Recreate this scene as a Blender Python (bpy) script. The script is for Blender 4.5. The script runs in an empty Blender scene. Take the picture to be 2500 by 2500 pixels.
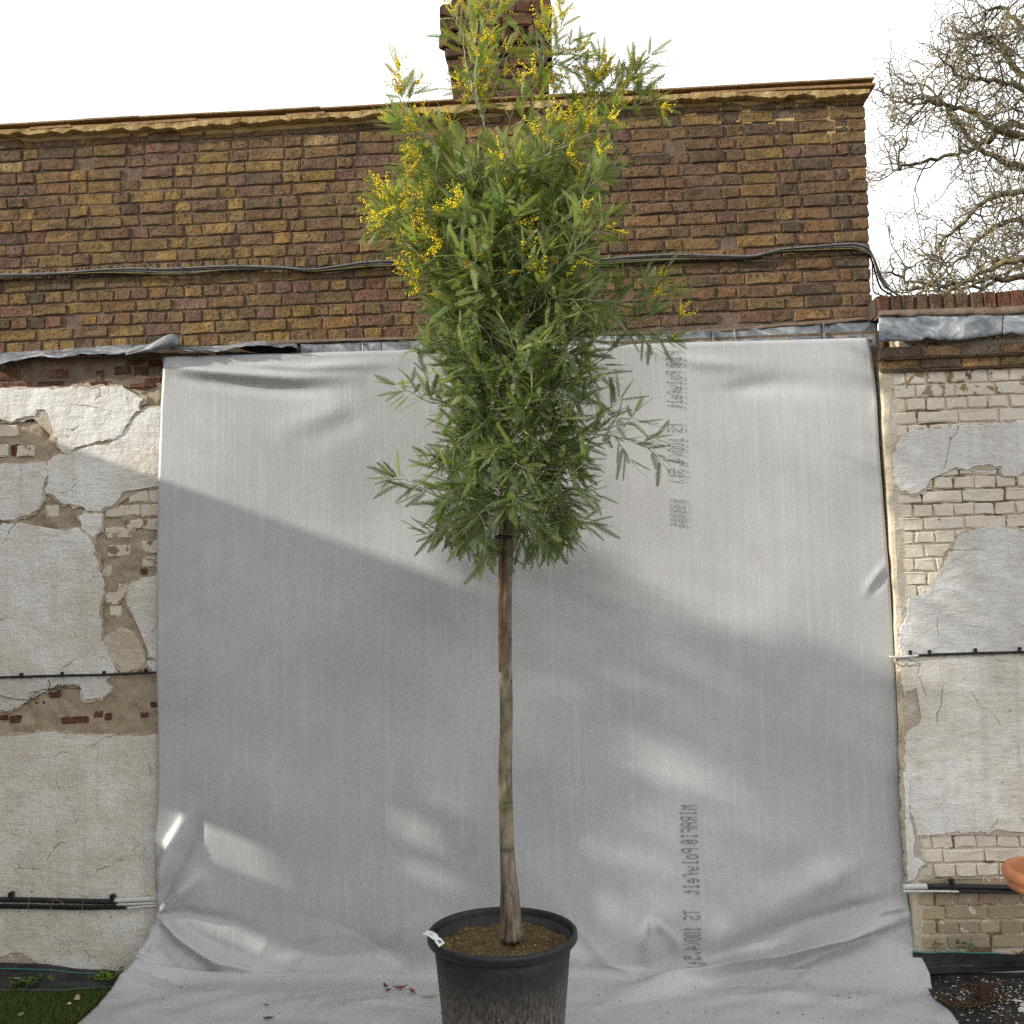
import bpy, bmesh, math, random
import numpy as np
from mathutils import Vector, Matrix, noise as mnoise
random.seed(7); rng = np.random.default_rng(7)
sc = bpy.context.scene; COL = sc.collection
V = Vector; R = math.radians
# ------------------------------------------------------------------ camera, sky, sun, exposure
FPX = 2350.0; PITCH = R(5.0); ROLL = 0.018; CAMZ = 2.15
fw = V((0, math.cos(PITCH), math.sin(PITCH))); r0 = V((1, 0, 0)); u0_ = V((0, -math.sin(PITCH), math.cos(PITCH)))
cup = u0_*math.cos(ROLL) + r0*math.sin(ROLL); crt = r0*math.cos(ROLL) - u0_*math.sin(ROLL)
cam = bpy.data.cameras.new('camera'); camo = bpy.data.objects.new('camera', cam); COL.objects.link(camo)
cam.sensor_width = 36; cam.lens = FPX/2500*36; cam.clip_end = 2000; cam.clip_start = 0.05
camo.matrix_world = Matrix(((crt.x, cup.x, -fw.x, 0), (crt.y, cup.y, -fw.y, 0), (crt.z, cup.z, -fw.z, CAMZ), (0, 0, 0, 1)))
sc.camera = camo
sc.view_settings.view_transform = 'Standard'; sc.view_settings.look = 'None'
sc.view_settings.exposure = 0.12; sc.view_settings.gamma = 1.0
SUN_AZ = R(78); SUN_EL = R(19.9)          # azimuth measured from the wall normal towards the left
sun_to = V((-math.sin(SUN_AZ)*math.cos(SUN_EL), -math.cos(SUN_AZ)*math.cos(SUN_EL), math.sin(SUN_EL)))
w = bpy.data.worlds.new('World'); sc.world = w; w.use_nodes = True
nt = w.node_tree; nt.nodes.clear()
sky = nt.nodes.new('ShaderNodeTexSky'); sky.sky_type = 'NISHITA'; sky.sun_disc = False
sky.sun_elevation = SUN_EL; sky.sun_rotation = math.atan2(sun_to.x, sun_to.y)
tc = nt.nodes.new('ShaderNodeTexCoord'); nz = nt.nodes.new('ShaderNodeTexNoise')
nz.inputs['Scale'].default_value = 1.6; nz.inputs['Detail'].default_value = 5
nt.links.new(tc.outputs['Generated'], nz.inputs['Vector'])
rp = nt.nodes.new('ShaderNodeValToRGB'); rp.color_ramp.elements[0].position = 0.40; rp.color_ramp.elements[1].position = 0.60
rp.color_ramp.elements[0].color = (7.6, 8.1, 8.7, 1); rp.color_ramp.elements[1].color = (15.5, 15.4, 15.2, 1)
nt.links.new(nz.outputs['Fac'], rp.inputs['Fac'])
mx = nt.nodes.new('ShaderNodeMix'); mx.data_type = 'RGBA'; mx.inputs[0].default_value = 0.88
nt.links.new(sky.outputs[0], mx.inputs[6]); nt.links.new(rp.outputs[0], mx.inputs[7])
bg = nt.nodes.new('ShaderNodeBackground'); bg.inputs['Strength'].default_value = 0.1
nt.links.new(mx.outputs[2], bg.inputs[0])
wo = nt.nodes.new('ShaderNodeOutputWorld'); nt.links.new(bg.outputs[0], wo.inputs[0])
sl = bpy.data.lights.new('sun', 'SUN'); sl.energy = 5.0; sl.angle = R(1.4); sl.color = (1.0, 0.93, 0.80)
so = bpy.data.objects.new('sun', sl); COL.objects.link(so); so.location = (-8, -8, 8)
so.rotation_euler = sun_to.to_track_quat('Z', 'Y').to_euler()

cy_ = sc.cycles; cy_.max_bounces = 5; cy_.diffuse_bounces = 3; cy_.adaptive_threshold = 0.01; cy_.use_denoising = False; cy_.glossy_bounces = 2; cy_.transmission_bounces = 3
# ------------------------------------------------------------------ geometry of the place
CAM = V((0, 0, CAMZ)); PHI = R(2.75)
U = V((math.cos(PHI), -math.sin(PHI), 0)); N = V((-math.sin(PHI), -math.cos(PHI), 0)); Z = V((0, 0, 1))
O = V((0, 5.7, 0)); KS = 0.011                         # the old wall's courses have settled to one side
def ray(px, py): return fw + crt*((px-1250)/FPX) - cup*((py-1250)/FPX)
def W(u, v, off=0.0): return O + U*u + Z*v + N*off
def onwall(px, py, off=0.0):
    d = ray(px, py); p0 = O + N*off
    return CAM + d*((p0-CAM).dot(N)/d.dot(N))
def uv(px, py, off=0.0):
    p = onwall(px, py, off) - O
    return p.dot(U), p.z
def onground(px, py, z=0.0):
    d = ray(px, py); return CAM + d*((z-CAMZ)/d.z)
def aty(px, py, y):
    d = ray(px, py); return CAM + d*(y/d.y)
def lerp(a, b, t): return a+(b-a)*t
def table(x, t):
    if x <= t[0][0]: return t[0][1]
    for (a, b), (c, d) in zip(t, t[1:]):
        if x <= c: return lerp(b, d, (x-a)/(c-a))
    return t[-1][1]
def zr(py): return lerp(0.062, 0.006, min(1, max(0, (py-2370)/130)))      # the ground on the right rises to its wall
def fbm(p, o=3): return mnoise.fractal(V(p), 1.0, 2.0, o)

# ------------------------------------------------------------------ object helpers
def link(o, parent=None, ploc=None):
    COL.objects.link(o)
    if parent is not None:
        o.parent = parent; o.matrix_parent_inverse = Matrix.Translation(-parent.location)
    return o
def tag(o, label=None, cat=None, group=None, kind=None):
    if label: o['label'] = label
    if cat: o['category'] = cat
    if group: o['group'] = group
    if kind: o['kind'] = kind
    return o
def thing(name, loc, label, cat, group=None):
    o = bpy.data.objects.new(name, None); o.empty_display_size = 0.1; o.location = loc; COL.objects.link(o)
    return tag(o, label, cat, group)
def mesh(name, verts, faces, mat, smooth=False, tints=None, edges=()):
    me = bpy.data.meshes.new(name); me.from_pydata([tuple(v) for v in verts], list(edges), faces)
    if mat: me.materials.append(mat)
    if smooth: me.shade_smooth()
    if tints is not None:
        at = me.color_attributes.new('tint', 'FLOAT_COLOR', 'POINT')
        at.data.foreach_set('color', np.asarray(tints, dtype=np.float32).ravel())
    me.update(); return me
def obj(name, verts, faces, mat, parent=None, smooth=False, tints=None):
    return link(bpy.data.objects.new(name, mesh(name, verts, faces, mat, smooth, tints)), parent)
def npmesh(name, verts, tris, mat, tints=None, smooth=False):
    """verts (n,3) array, tris (m,k) array, all faces with k corners"""
    me = bpy.data.meshes.new(name); n = len(verts); m, k = tris.shape
    me.vertices.add(n); me.vertices.foreach_set('co', verts.astype(np.float32).ravel())
    me.loops.add(m*k); me.loops.foreach_set('vertex_index', tris.astype(np.int32).ravel())
    me.polygons.add(m); me.polygons.foreach_set('loop_start', np.arange(0, m*k, k, dtype=np.int32))
    me.update(calc_edges=True); me.validate()
    if tints is not None:
        at = me.color_attributes.new('tint', 'FLOAT_COLOR', 'POINT'); at.data.foreach_set('color', tints.astype(np.float32).ravel())
    if smooth: me.shade_smooth()
    me.materials.append(mat); return me
def rv_(s=1): return V((random.uniform(-s, s), random.uniform(-s, s), random.uniform(-s, s)))
class Geo:
    def __init__(s): s.v = []; s.f = []; s.t = []
    def add(s, vs, fs, tint=None):
        b = len(s.v); s.v += [tuple(x) for x in vs]; s.f += [tuple(i+b for i in f) for f in fs]
        if tint is not None: s.t += [tint]*len(vs)
    def box(s, c, ax, ay, az, tint=None):
        vs = [c+ax*i+ay*j+az*k for k in (-1, 1) for j in (-1, 1) for i in (-1, 1)]
        s.add(vs, [(0, 2, 3, 1), (4, 5, 7, 6), (0, 1, 5, 4), (2, 6, 7, 3), (0, 4, 6, 2), (1, 3, 7, 5)], tint)
    def tube(s, pts, rads, sides=6, tint=None, cap=True):
        pts = [V(p) for p in pts]; vs = []; fs = []; n = len(pts)
        ref = V((0.31, 0.17, 0.93))
        for i, p in enumerate(pts):
            t = (pts[min(i+1, n-1)]-pts[max(i-1, 0)])
            t = t.normalized() if t.length > 1e-9 else V((0, 0, 1))
            a = t.cross(ref)
            if a.length < 1e-4: a = t.cross(V((1, 0, 0)))
            a.normalize(); b = t.cross(a)
            r = rads[i] if isinstance(rads, (list, tuple)) else rads
            for k in range(sides):
                an = 2*math.pi*k/sides; vs.append(p+(a*math.cos(an)+b*math.sin(an))*r)
        for i in range(n-1):
            for k in range(sides):
                k2 = (k+1) % sides; fs.append((i*sides+k, i*sides+k2, (i+1)*sides+k2, (i+1)*sides+k))
        if cap: fs.append(tuple(range(sides-1, -1, -1))); fs.append(tuple((n-1)*sides+k for k in range(sides)))
        s.add(vs, fs, tint)
    def obj(s, name, mat, parent=None, smooth=False):
        return obj(name, s.v, s.f, mat, parent, smooth, s.t if s.t else None)
def smoothline(pts, k=6):
    pts = [V(p) for p in pts]; out = []
    P = [pts[0]*2-pts[1]] + pts + [pts[-1]*2-pts[-2]]
    for i in range(1, len(P)-2):
        for j in range(k):
            t = j/k; a, b, c, d = P[i-1:i+3]
            out.append(0.5*((2*b)+(c-a)*t+(2*a-5*b+4*c-d)*t*t+(3*b-a-3*c+d)*t**3))
    return out+[pts[-1]]

# ------------------------------------------------------------------ materials
class M:
    def __init__(s, name, rough=0.85, spec=0.25, metal=0.0):
        s.m = bpy.data.materials.new(name); s.m.use_nodes = True; s.nt = s.m.node_tree
        s.b = s.nt.nodes['Principled BSDF']; s.set('Roughness', rough); s.set('Specular IOR Level', spec); s.set('Metallic', metal)
        s.geo = s.nt.nodes.new('ShaderNodeNewGeometry'); s.pos = s.geo.outputs['Position']
    def set(s, k, v):
        if hasattr(v, 'is_linked') or isinstance(v, bpy.types.NodeSocket): s.nt.links.new(v, s.b.inputs[k])
        elif isinstance(v, tuple): s.b.inputs[k].default_value = (*v, 1) if len(v) == 3 else v
        else: s.b.inputs[k].default_value = v
    def put(s, inp, v):
        if isinstance(v, bpy.types.NodeSocket): s.nt.links.new(v, inp)
        elif isinstance(v, tuple): inp.default_value = (*v, 1) if len(v) == 3 else v
        else: inp.default_value = v
    def scaled(s, sx, sy, sz, rot=(0, 0, 0), vec=None):
        src = vec or s.pos
        if any(rot):
            r_ = s.nt.nodes.new('ShaderNodeMapping'); r_.inputs['Rotation'].default_value = rot; s.nt.links.new(src, r_.inputs['Vector']); src = r_.outputs[0]
        n = s.nt.nodes.new('ShaderNodeMapping'); n.inputs['Scale'].default_value = (sx, sy, sz)
        s.nt.links.new(src, n.inputs['Vector']); return n.outputs[0]
    def noise(s, scale, detail=6, rough=0.6, vec=None, dist=0.0):
        n = s.nt.nodes.new('ShaderNodeTexNoise'); n.inputs['Scale'].default_value = scale
        n.inputs['Detail'].default_value = detail; n.inputs['Roughness'].default_value = rough; n.inputs['Distortion'].default_value = dist
        s.nt.links.new(vec or s.pos, n.inputs['Vector']); return n.outputs['Fac']
    def voro(s, scale, feature='F1', vec=None):
        n = s.nt.nodes.new('ShaderNodeTexVoronoi'); n.feature = feature; n.inputs['Scale'].default_value = scale
        s.nt.links.new(vec or s.pos, n.inputs['Vector']); return n.outputs['Distance']
    def ramp(s, fac, stops):
        n = s.nt.nodes.new('ShaderNodeValToRGB'); e = n.color_ramp.elements
        while len(e) < len(stops): e.new(0.5)
        for el, (p, c) in zip(e, stops):
            el.position = p; el.color = (c, c, c, 1) if isinstance(c, (int, float)) else (*c, 1)
        s.nt.links.new(fac, n.inputs[0]); return n.outputs[0]
    def mix(s, fac, a, b, blend='MIX'):
        n = s.nt.nodes.new('ShaderNodeMix'); n.data_type = 'RGBA'; n.blend_type = blend
        s.put(n.inputs[0], fac); s.put(n.inputs[6], a); s.put(n.inputs[7], b); return n.outputs[2]
    def math(s, op, a, b=0.0):
        n = s.nt.nodes.new('ShaderNodeMath'); n.operation = op; s.put(n.inputs[0], a); s.put(n.inputs[1], b); return n.outputs[0]
    def bump(s, h, strength=0.5, dist=0.01, nrm=None):
        n = s.nt.nodes.new('ShaderNodeBump'); n.inputs['Strength'].default_value = strength; n.inputs['Distance'].default_value = dist
        s.nt.links.new(h, n.inputs['Height'])
        if nrm: s.nt.links.new(nrm, n.inputs['Normal'])
        s.nt.links.new(n.outputs[0], s.b.inputs['Normal']); return n.outputs[0]
    def tint(s, joined):
        if joined:
            n = s.nt.nodes.new('ShaderNodeAttribute'); n.attribute_name = 'tint'; return n.outputs['Color']
        return s.nt.nodes.new('ShaderNodeObjectInfo').outputs['Color']
    def z(s):
        n = s.nt.nodes.new('ShaderNodeSeparateXYZ'); s.nt.links.new(s.pos, n.inputs[0]); return n.outputs[2]

def mat_brick(name, joined):
    m = M(name, 0.92, 0.12); t = m.tint(joined)
    n1 = m.noise(13, 4, 0.65); n2 = m.noise(48, 4, 0.7); n3 = m.noise(7, 3, 0.6, dist=0.6)
    c = m.mix(m.ramp(n3, [(0.38, 0.0), (0.60, 0.7)]), t, (0.172, 0.118, 0.074))
    c = m.mix(m.ramp(n1, [(0.42, 0.0), (0.62, 0.7)]), c, m.mix(1.0, c, (0.55, 0.52, 0.52), 'MULTIPLY'))
    c = m.mix(m.ramp(m.noise(21, 4, 0.7), [(0.52, 0.0), (0.64, 0.7)]), c, m.mix(1.0, c, (1.55, 1.45, 1.25), 'MULTIPLY'))
    c = m.mix(m.ramp(n2, [(0.54, 0.0), (0.64, 0.85)]), c, (0.022, 0.017, 0.014))
    c = m.mix(m.ramp(m.noise(95, 3, 0.6), [(0.60, 0.0), (0.72, 0.55)]), c, (0.42, 0.36, 0.27))
    c = m.mix(m.ramp(m.noise(1.4, 5, 0.65, m.scaled(1, 1, 0.7)), [(0.42, 0.0), (0.60, 0.30)]), c, m.mix(1.0, c, (0.55, 0.53, 0.53), 'MULTIPLY'))
    c = m.mix(1.0, m.mix(0.12, c, (0.165, 0.118, 0.078)), (1.17, 1.15, 1.10), 'MULTIPLY')
    m.set('Base Color', c)
    h = m.math('ADD', m.math('MULTIPLY', n2, 0.8), m.math('MULTIPLY', m.noise(24, 5, 0.75), 1.4))
    m.bump(h, 1.0, 0.011); return m.m
BRK_O = mat_brick('stock_brick', False); BRK_J = mat_brick('stock_brick_joined', True)
def mat_mortar(name, a, b, pale=0.3):
    m = M(name, 0.95, 0.1); n1 = m.noise(9, 6); n2 = m.noise(70, 5, 0.7)
    c = m.mix(m.ramp(n1, [(0.35, 0.0), (0.7, 1.0)]), a, b)
    c = m.mix(m.ramp(n2, [(0.58, 0.0), (0.72, pale)]), c, (0.62, 0.56, 0.48))
    m.set('Base Color', c); m.bump(m.math('ADD', n2, m.noise(24, 6)), 0.8, 0.008); return m.m
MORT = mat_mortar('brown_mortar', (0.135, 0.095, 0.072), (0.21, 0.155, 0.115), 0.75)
MORT_Y = mat_mortar('yellow_mortar', (0.42, 0.285, 0.115), (0.56, 0.42, 0.21), 0.4)
MORT_W = mat_mortar('lime_mortar', (0.40, 0.31, 0.215), (0.50, 0.41, 0.31), 0.35)
MORT_D = mat_mortar('dark_mortar', (0.05, 0.04, 0.035), (0.09, 0.07, 0.06), 0.1)
def mat_plaster(name, a, b, stain=(0.64, 0.575, 0.475), amt=0.6, streak=True):
    m = M(name, 0.8, 0.2)
    n1 = m.noise(3.6, 7, 0.7, dist=0.6); n2 = m.noise(26, 6, 0.7, m.scaled(0.35, 0.35, 1.3)); n3 = m.noise(2.1, 6, 0.65, m.scaled(0.7, 0.7, 1.2))
    c = m.mix(m.ramp(n1, [(0.44, 0.0), (0.56, 1.0)]), a, b)
    c = m.mix(m.ramp(n3, [(0.47, 0.0), (0.62, amt)]), c, stain)
    c = m.mix(m.ramp(n2, [(0.55, 0.0), (0.68, 0.45)]), c, (0.54, 0.475, 0.385))
    c = m.mix(m.ramp(m.noise(9, 7, 0.72), [(0.56, 0.0), (0.60, 0.35)]), c, (0.78, 0.765, 0.74))
    c = m.mix(m.ramp(m.noise(60, 5, 0.7), [(0.60, 0.0), (0.70, 0.5)]), c, (0.30, 0.255, 0.20))
    if streak:
        st = m.noise(11, 5, 0.6, m.scaled(2.2, 2.2, 0.10)); c = m.mix(m.ramp(st, [(0.52, 0.0), (0.70, 0.35)]), c, (0.56, 0.50, 0.41))
    pits = m.ramp(m.voro(8), [(0.0, 0.85), (0.07, 0.6), (0.09, 0.0)]); pm = m.ramp(m.noise(5, 3), [(0.50, 0.0), (0.56, 1.0)])
    c = m.mix(m.math('MULTIPLY', pits, pm), c, (0.22, 0.175, 0.13))
    ck = m.nt.nodes.new('ShaderNodeTexVoronoi'); ck.feature = 'DISTANCE_TO_EDGE'; ck.inputs['Scale'].default_value = 2.3
    wv = m.nt.nodes.new('ShaderNodeMix'); wv.data_type = 'VECTOR'; wv.inputs[0].default_value = 0.10
    nc = m.nt.nodes.new('ShaderNodeTexNoise'); nc.inputs['Scale'].default_value = 7; nc.inputs['Detail'].default_value = 6; m.nt.links.new(m.pos, nc.inputs['Vector'])
    m.nt.links.new(m.pos, wv.inputs[4]); m.nt.links.new(nc.outputs['Color'], wv.inputs[5]); m.nt.links.new(wv.outputs[1], ck.inputs['Vector'])
    crack = m.math('MULTIPLY', m.ramp(ck.outputs['Distance'], [(0.0, 1.0), (0.0045, 0.0)]), m.ramp(m.noise(3.6, 3), [(0.54, 0.0), (0.60, 1.0)]))
    c = m.mix(m.math('MULTIPLY', crack, 0.55), c, (0.20, 0.16, 0.12))
    m.set('Base Color', c)
    h = m.math('ADD', m.math('MULTIPLY', n2, 0.9), m.math('ADD', m.math('MULTIPLY', m.noise(6, 6, 0.6), 2.2), m.math('MULTIPLY', crack, -1.2)))
    m.bump(h, 0.75, 0.014); return m.m
PLW = mat_plaster('white_plaster', (0.88, 0.87, 0.845), (0.81, 0.785, 0.73))
PLG = mat_plaster('grey_plaster', (0.80, 0.79, 0.77), (0.71, 0.69, 0.65), (0.54, 0.50, 0.43), 0.45)
PLC = mat_plaster('cream_plaster', (0.68, 0.60, 0.47), (0.62, 0.55, 0.43), (0.50, 0.41, 0.29), 0.5)
PLR = mat_plaster('right_plaster', (0.84, 0.82, 0.775), (0.76, 0.72, 0.64), (0.62, 0.55, 0.44), 0.55)
def mat_painted(name, thr):
    m = M(name, 0.8, 0.2); t = m.tint(False)
    n1 = m.noise(16, 7, 0.6, dist=0.3); n2 = m.noise(3, 5)
    paint = m.mix(m.ramp(n2, [(0.4, 0.0), (0.65, 1.0)]), (0.74, 0.68, 0.57), (0.66, 0.575, 0.455))
    paint = m.mix(m.ramp(m.noise(40, 5), [(0.58, 0.0), (0.75, 0.5)]), paint, (0.40, 0.34, 0.26))
    c = m.mix(m.ramp(n1, [(thr, 0.0), (thr+0.03, 1.0)]), paint, t)
    m.set('Base Color', c); m.bump(m.math('ADD', m.noise(45, 6, 0.6), m.math('MULTIPLY', n1, 0.8)), 0.6, 0.006); return m.m
PNT = mat_painted('painted_brick', 0.66); PNT_BARE = mat_painted('worn_painted_brick', 0.545); PNT_B = mat_painted('weathered_brick', 0.36)
def mat_pmort():
    m = M('painted_joint', 0.9, 0.1)
    n = m.noise(5, 5, 0.65, m.scaled(1, 1, 1.3)); n2 = m.noise(40, 5)
    br = m.mix(m.ramp(n2, [(0.4, 0.0), (0.65, 1.0)]), (0.19, 0.125, 0.07), (0.29, 0.205, 0.12))
    m.set('Base Color', m.mix(m.ramp(n, [(0.53, 0.0), (0.56, 1.0)]), (0.62, 0.55, 0.44), br))
    m.bump(n2, 0.7, 0.008); return m.m
PMORT = mat_pmort()
def mat_lead():
    m = M('lead_sheet', 0.55, 0.5, 0.25)
    n = m.noise(7, 8, 0.7, dist=0.8); n2 = m.noise(30, 6, 0.7, m.scaled(1, 1, 0.5))
    c = m.ramp(n, [(0.36, (0.07, 0.077, 0.088)), (0.48, (0.17, 0.182, 0.20)), (0.57, (0.27, 0.285, 0.30)), (0.68, (0.58, 0.59, 0.59))])
    c = m.mix(m.ramp(n2, [(0.55, 0.0), (0.7, 0.6)]), c, (0.10, 0.105, 0.115))
    m.set('Base Color', c); m.bump(m.math('ADD', n, m.noise(2.5, 3)), 0.2, 0.012); return m.m
LEAD = mat_lead()
def simple(name, col, rough=0.7, spec=0.3, bump=0.3, scale=60, vary=0.3, dist=0.004, metal=0.0):
    m = M(name, rough, spec, metal); n = m.noise(scale, 6, 0.65)
    d = tuple(x*(1-vary) for x in col); l = tuple(min(1, x*(1+vary)) for x in col)
    m.set('Base Color', m.ramp(n, [(0.3, d), (0.7, l)]))
    if bump: m.bump(n, bump, dist)
    return m.m
TILE = simple('clay_tile', (0.33, 0.20, 0.10), 0.85, 0.2, 0.5, 40, 0.35)
TILE_D = simple('weathered_tile', (0.30, 0.205, 0.11), 0.9, 0.2, 0.6, 40, 0.5)
CABK = simple('black_cable', (0.022, 0.022, 0.024), 0.5, 0.4, 0.1, 30, 0.3)
CABG = simple('grey_cable', (0.17, 0.17, 0.17), 0.5, 0.4, 0.1, 30, 0.2)
CABY = simple('green_yellow_cable', (0.20, 0.19, 0.05), 0.5, 0.4, 0.1, 30, 0.2)
CABW = simple('white_painted_pipe', (0.68, 0.67, 0.64), 0.6, 0.3, 0.3, 60, 0.2)
WIRE = simple('rusty_wire', (0.05, 0.04, 0.035), 0.7, 0.3, 0.2)
TERRA = simple('terracotta', (0.52, 0.215, 0.10), 0.75, 0.25, 0.25, 25, 0.22)
DIRT = simple('pale_dirt', (0.24, 0.19, 0.14), 0.95, 0.1, 0.9, 35, 0.5, 0.02)
def mat_tinted(name, joined, rough=0.8, trans=0.0, spec=0.2, bump=0.0):
    m = M(name, rough, spec); t = m.tint(joined)
    c = m.mix(m.ramp(m.noise(25, 3), [(0.35, 0.0), (0.7, 0.5)]), t, m.mix(1.0, t, (0.7, 0.72, 0.7), 'MULTIPLY'))
    m.set('Base Color', c)
    if trans:
        tr = m.nt.nodes.new('ShaderNodeBsdfTranslucent'); m.nt.links.new(m.mix(1.0, c, (1.25, 1.35, 0.7), 'MULTIPLY'), tr.inputs[0])
        ms = m.nt.nodes.new('ShaderNodeMixShader'); ms.inputs[0].default_value = trans
        m.nt.links.new(m.b.outputs[0], ms.inputs[1]); m.nt.links.new(tr.outputs[0], ms.inputs[2])
        m.nt.links.new(ms.outputs[0], m.nt.nodes['Material Output'].inputs[0])
    return m.m
LEAF_O = mat_tinted('frond_green', False, 0.5, 0.42, 0.25); LEAF_J = mat_tinted('frond_green_joined', True, 0.5, 0.42, 0.25)
CHIP = mat_tinted('chips', True, 0.85); LEAFY = mat_tinted('weed_leaf', True, 0.6, 0.2)
def mat_sheet():
    m = M('grey_geotextile', 0.42, 0.5)
    dg = m.noise(150, 3, 0.6, m.scaled(1.0, 1.0, 0.3, (0, R(45), 0))); dg2 = m.noise(130, 3, 0.6, m.scaled(1.0, 1.0, 0.3, (0, R(-50), 0)))
    vl = m.noise(48, 3, 0.6, m.scaled(1, 1, 0.012)); fine = m.noise(260, 2, 0.6); big = m.noise(1.3, 4, 0.6)
    c = m.mix(m.ramp(big, [(0.40, 0.0), (0.60, 1.0)]), (0.455, 0.458, 0.462), (0.52, 0.523, 0.527))
    c = m.mix(m.ramp(vl, [(0.54, 0.0), (0.62, 0.35)]), c, (0.45, 0.452, 0.455))
    c = m.mix(m.ramp(vl, [(0.36, 0.35), (0.45, 0.0)]), c, (0.60, 0.60, 0.60))
    c = m.mix(m.ramp(dg, [(0.50, 0.0), (0.64, 0.22)]), c, (0.44, 0.44, 0.44))
    c = m.mix(m.ramp(dg2, [(0.52, 0.0), (0.66, 0.3)]), c, (0.62, 0.615, 0.605))
    c = m.mix(m.ramp(m.noise(4, 7, 0.7), [(0.54, 0.0), (0.68, 0.35)]), c, (0.43, 0.42, 0.41))
    m.set('Base Color', c); m.set('Roughness', m.ramp(dg2, [(0.35, 0.30), (0.65, 0.44)]))
    h = m.math('ADD', m.math('MULTIPLY', dg, 0.9), m.math('ADD', m.math('MULTIPLY', fine, 0.5), m.math('ADD', m.math('MULTIPLY', vl, 0.7), m.math('MULTIPLY', dg2, 0.8))))
    m.bump(h, 0.34, 0.004); return m.m
SHEET = mat_sheet()
INK = simple('grey_ink', (0.20, 0.205, 0.22), 0.7, 0.2, 0, 90, 0.3)
def mat_bark():
    m = M('smooth_bark', 0.75, 0.3)
    n = m.noise(10, 6, 0.6, m.scaled(1.5, 1.5, 0.5)); f = m.noise(45, 6, 0.7, m.scaled(1, 1, 0.35)); z = m.z()
    c = m.ramp(n, [(0.38, (0.115, 0.086, 0.062)), (0.5, (0.215, 0.165, 0.12)), (0.60, (0.34, 0.28, 0.215))])
    moss = m.math('MULTIPLY', m.ramp(m.noise(5, 5), [(0.42, 0.0), (0.6, 1.0)]), m.ramp(m.math('MULTIPLY', z, 0.25), [(0.18, 0.1), (0.22, 0.9), (0.34, 0.7), (0.48, 0.15)]))
    c = m.mix(moss, c, (0.115, 0.118, 0.038))
    c = m.mix(m.ramp(m.noise(3.5, 4, 0.6, m.scaled(0.3, 0.3, 5.0)), [(0.60, 0.0), (0.66, 0.5)]), c, (0.07, 0.05, 0.038))
    c = m.mix(m.ramp(f, [(0.58, 0.0), (0.72, 0.7)]), c, (0.075, 0.05, 0.035))
    lowb = m.math('MULTIPLY', m.ramp(m.noise(30, 6, 0.7, m.scaled(1, 1, 0.12)), [(0.45, 0.0), (0.6, 1.0)]), m.ramp(m.math('MULTIPLY', z, 0.5), [(0.40, 0.85), (0.46, 0.0)]))
    c = m.mix(lowb, c, (0.055, 0.038, 0.027))
    m.set('Base Color', c); m.bump(m.math('ADD', f, n), 0.6, 0.006); return m.m
BARK = mat_bark()
TWIG = simple('grey_green_twig', (0.36, 0.38, 0.26), 0.6, 0.3, 0.2, 40, 0.25)
CANE = simple('brown_cane', (0.25, 0.13, 0.075), 0.6, 0.35, 0.4, 30, 0.4)
def mat_bare():
    m = M('lichen_bark', 0.9, 0.15); n = m.noise(4, 6)
    m.set('Base Color', m.ramp(n, [(0.35, (0.085, 0.078, 0.060)), (0.50, (0.175, 0.155, 0.105)), (0.62, (0.29, 0.235, 0.11))])); return m.m
BARE = mat_bare()
def mat_pot():
    m = M('black_plastic', 0.48, 0.32); z = m.z()
    n = m.noise(9, 7, 0.7, dist=0.5); f = m.noise(50, 6, 0.75, m.scaled(1.6, 1.6, 0.6)); s = m.noise(25, 5, 0.6, m.scaled(2, 2, 0.15))
    c = m.mix(m.ramp(n, [(0.4, 0.0), (0.7, 1.0)]), (0.020, 0.020, 0.022), (0.038, 0.037, 0.037))
    mud = m.math('MULTIPLY', m.ramp(f, [(0.40, 0.0), (0.62, 1.0)]), m.ramp(m.math('ADD', z, m.math('MULTIPLY', n, 0.30)), [(0.40, 0.75), (0.56, 0.32), (0.64, 0.05)]))
    c = m.mix(mud, c, (0.29, 0.24, 0.175))
    c = m.mix(m.ramp(s, [(0.60, 0.0), (0.8, 0.3)]), c, (0.20, 0.18, 0.15))
    m.set('Base Color', c); m.set('Roughness', m.ramp(f, [(0.35, 0.38), (0.7, 0.75)])); m.bump(m.math('ADD', n, m.noise(80, 4)), 0.2, 0.006); return m.m
POT = mat_pot()
def mat_film():
    m = M('black_membrane', 0.42, 0.4); n = m.noise(10, 6, 0.7, dist=0.6); f = m.noise(60, 5, 0.7)
    c = m.mix(m.ramp(n, [(0.4, 0.0), (0.7, 1.0)]), (0.018, 0.018, 0.021), (0.045, 0.045, 0.05))
    c = m.mix(m.ramp(m.noise(5, 7, 0.7), [(0.52, 0.0), (0.70, 0.6)]), c, (0.085, 0.075, 0.055))
    c = m.mix(m.ramp(f, [(0.70, 0.0), (0.76, 0.7)]), c, (0.5, 0.46, 0.38))
    m.set('Base Color', c); m.bump(m.math('ADD', n, m.math('MULTIPLY', f, 0.3)), 0.4, 0.015); return m.m
FILM = mat_film()
TEAL = simple('turquoise_thread', (0.05, 0.30, 0.25), 0.6, 0.3, 0)
SOILM = simple('earth', (0.085, 0.058, 0.035), 0.95, 0.1, 0.9, 50, 0.6, 0.02)
COMPOST = mat_mortar('compost', (0.085, 0.055, 0.03), (0.16, 0.115, 0.05), 0.25)
GRASSM = mat_tinted('grass_blade', True, 0.6, 0.25)
YEL2 = simple('fading_blossom', (0.66, 0.46, 0.05), 0.9, 0.05, 0, 30, 0.2)
YEL = simple('yellow_blossom', (0.92, 0.74, 0.05), 0.9, 0.05, 0, 30, 0.12)

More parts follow.
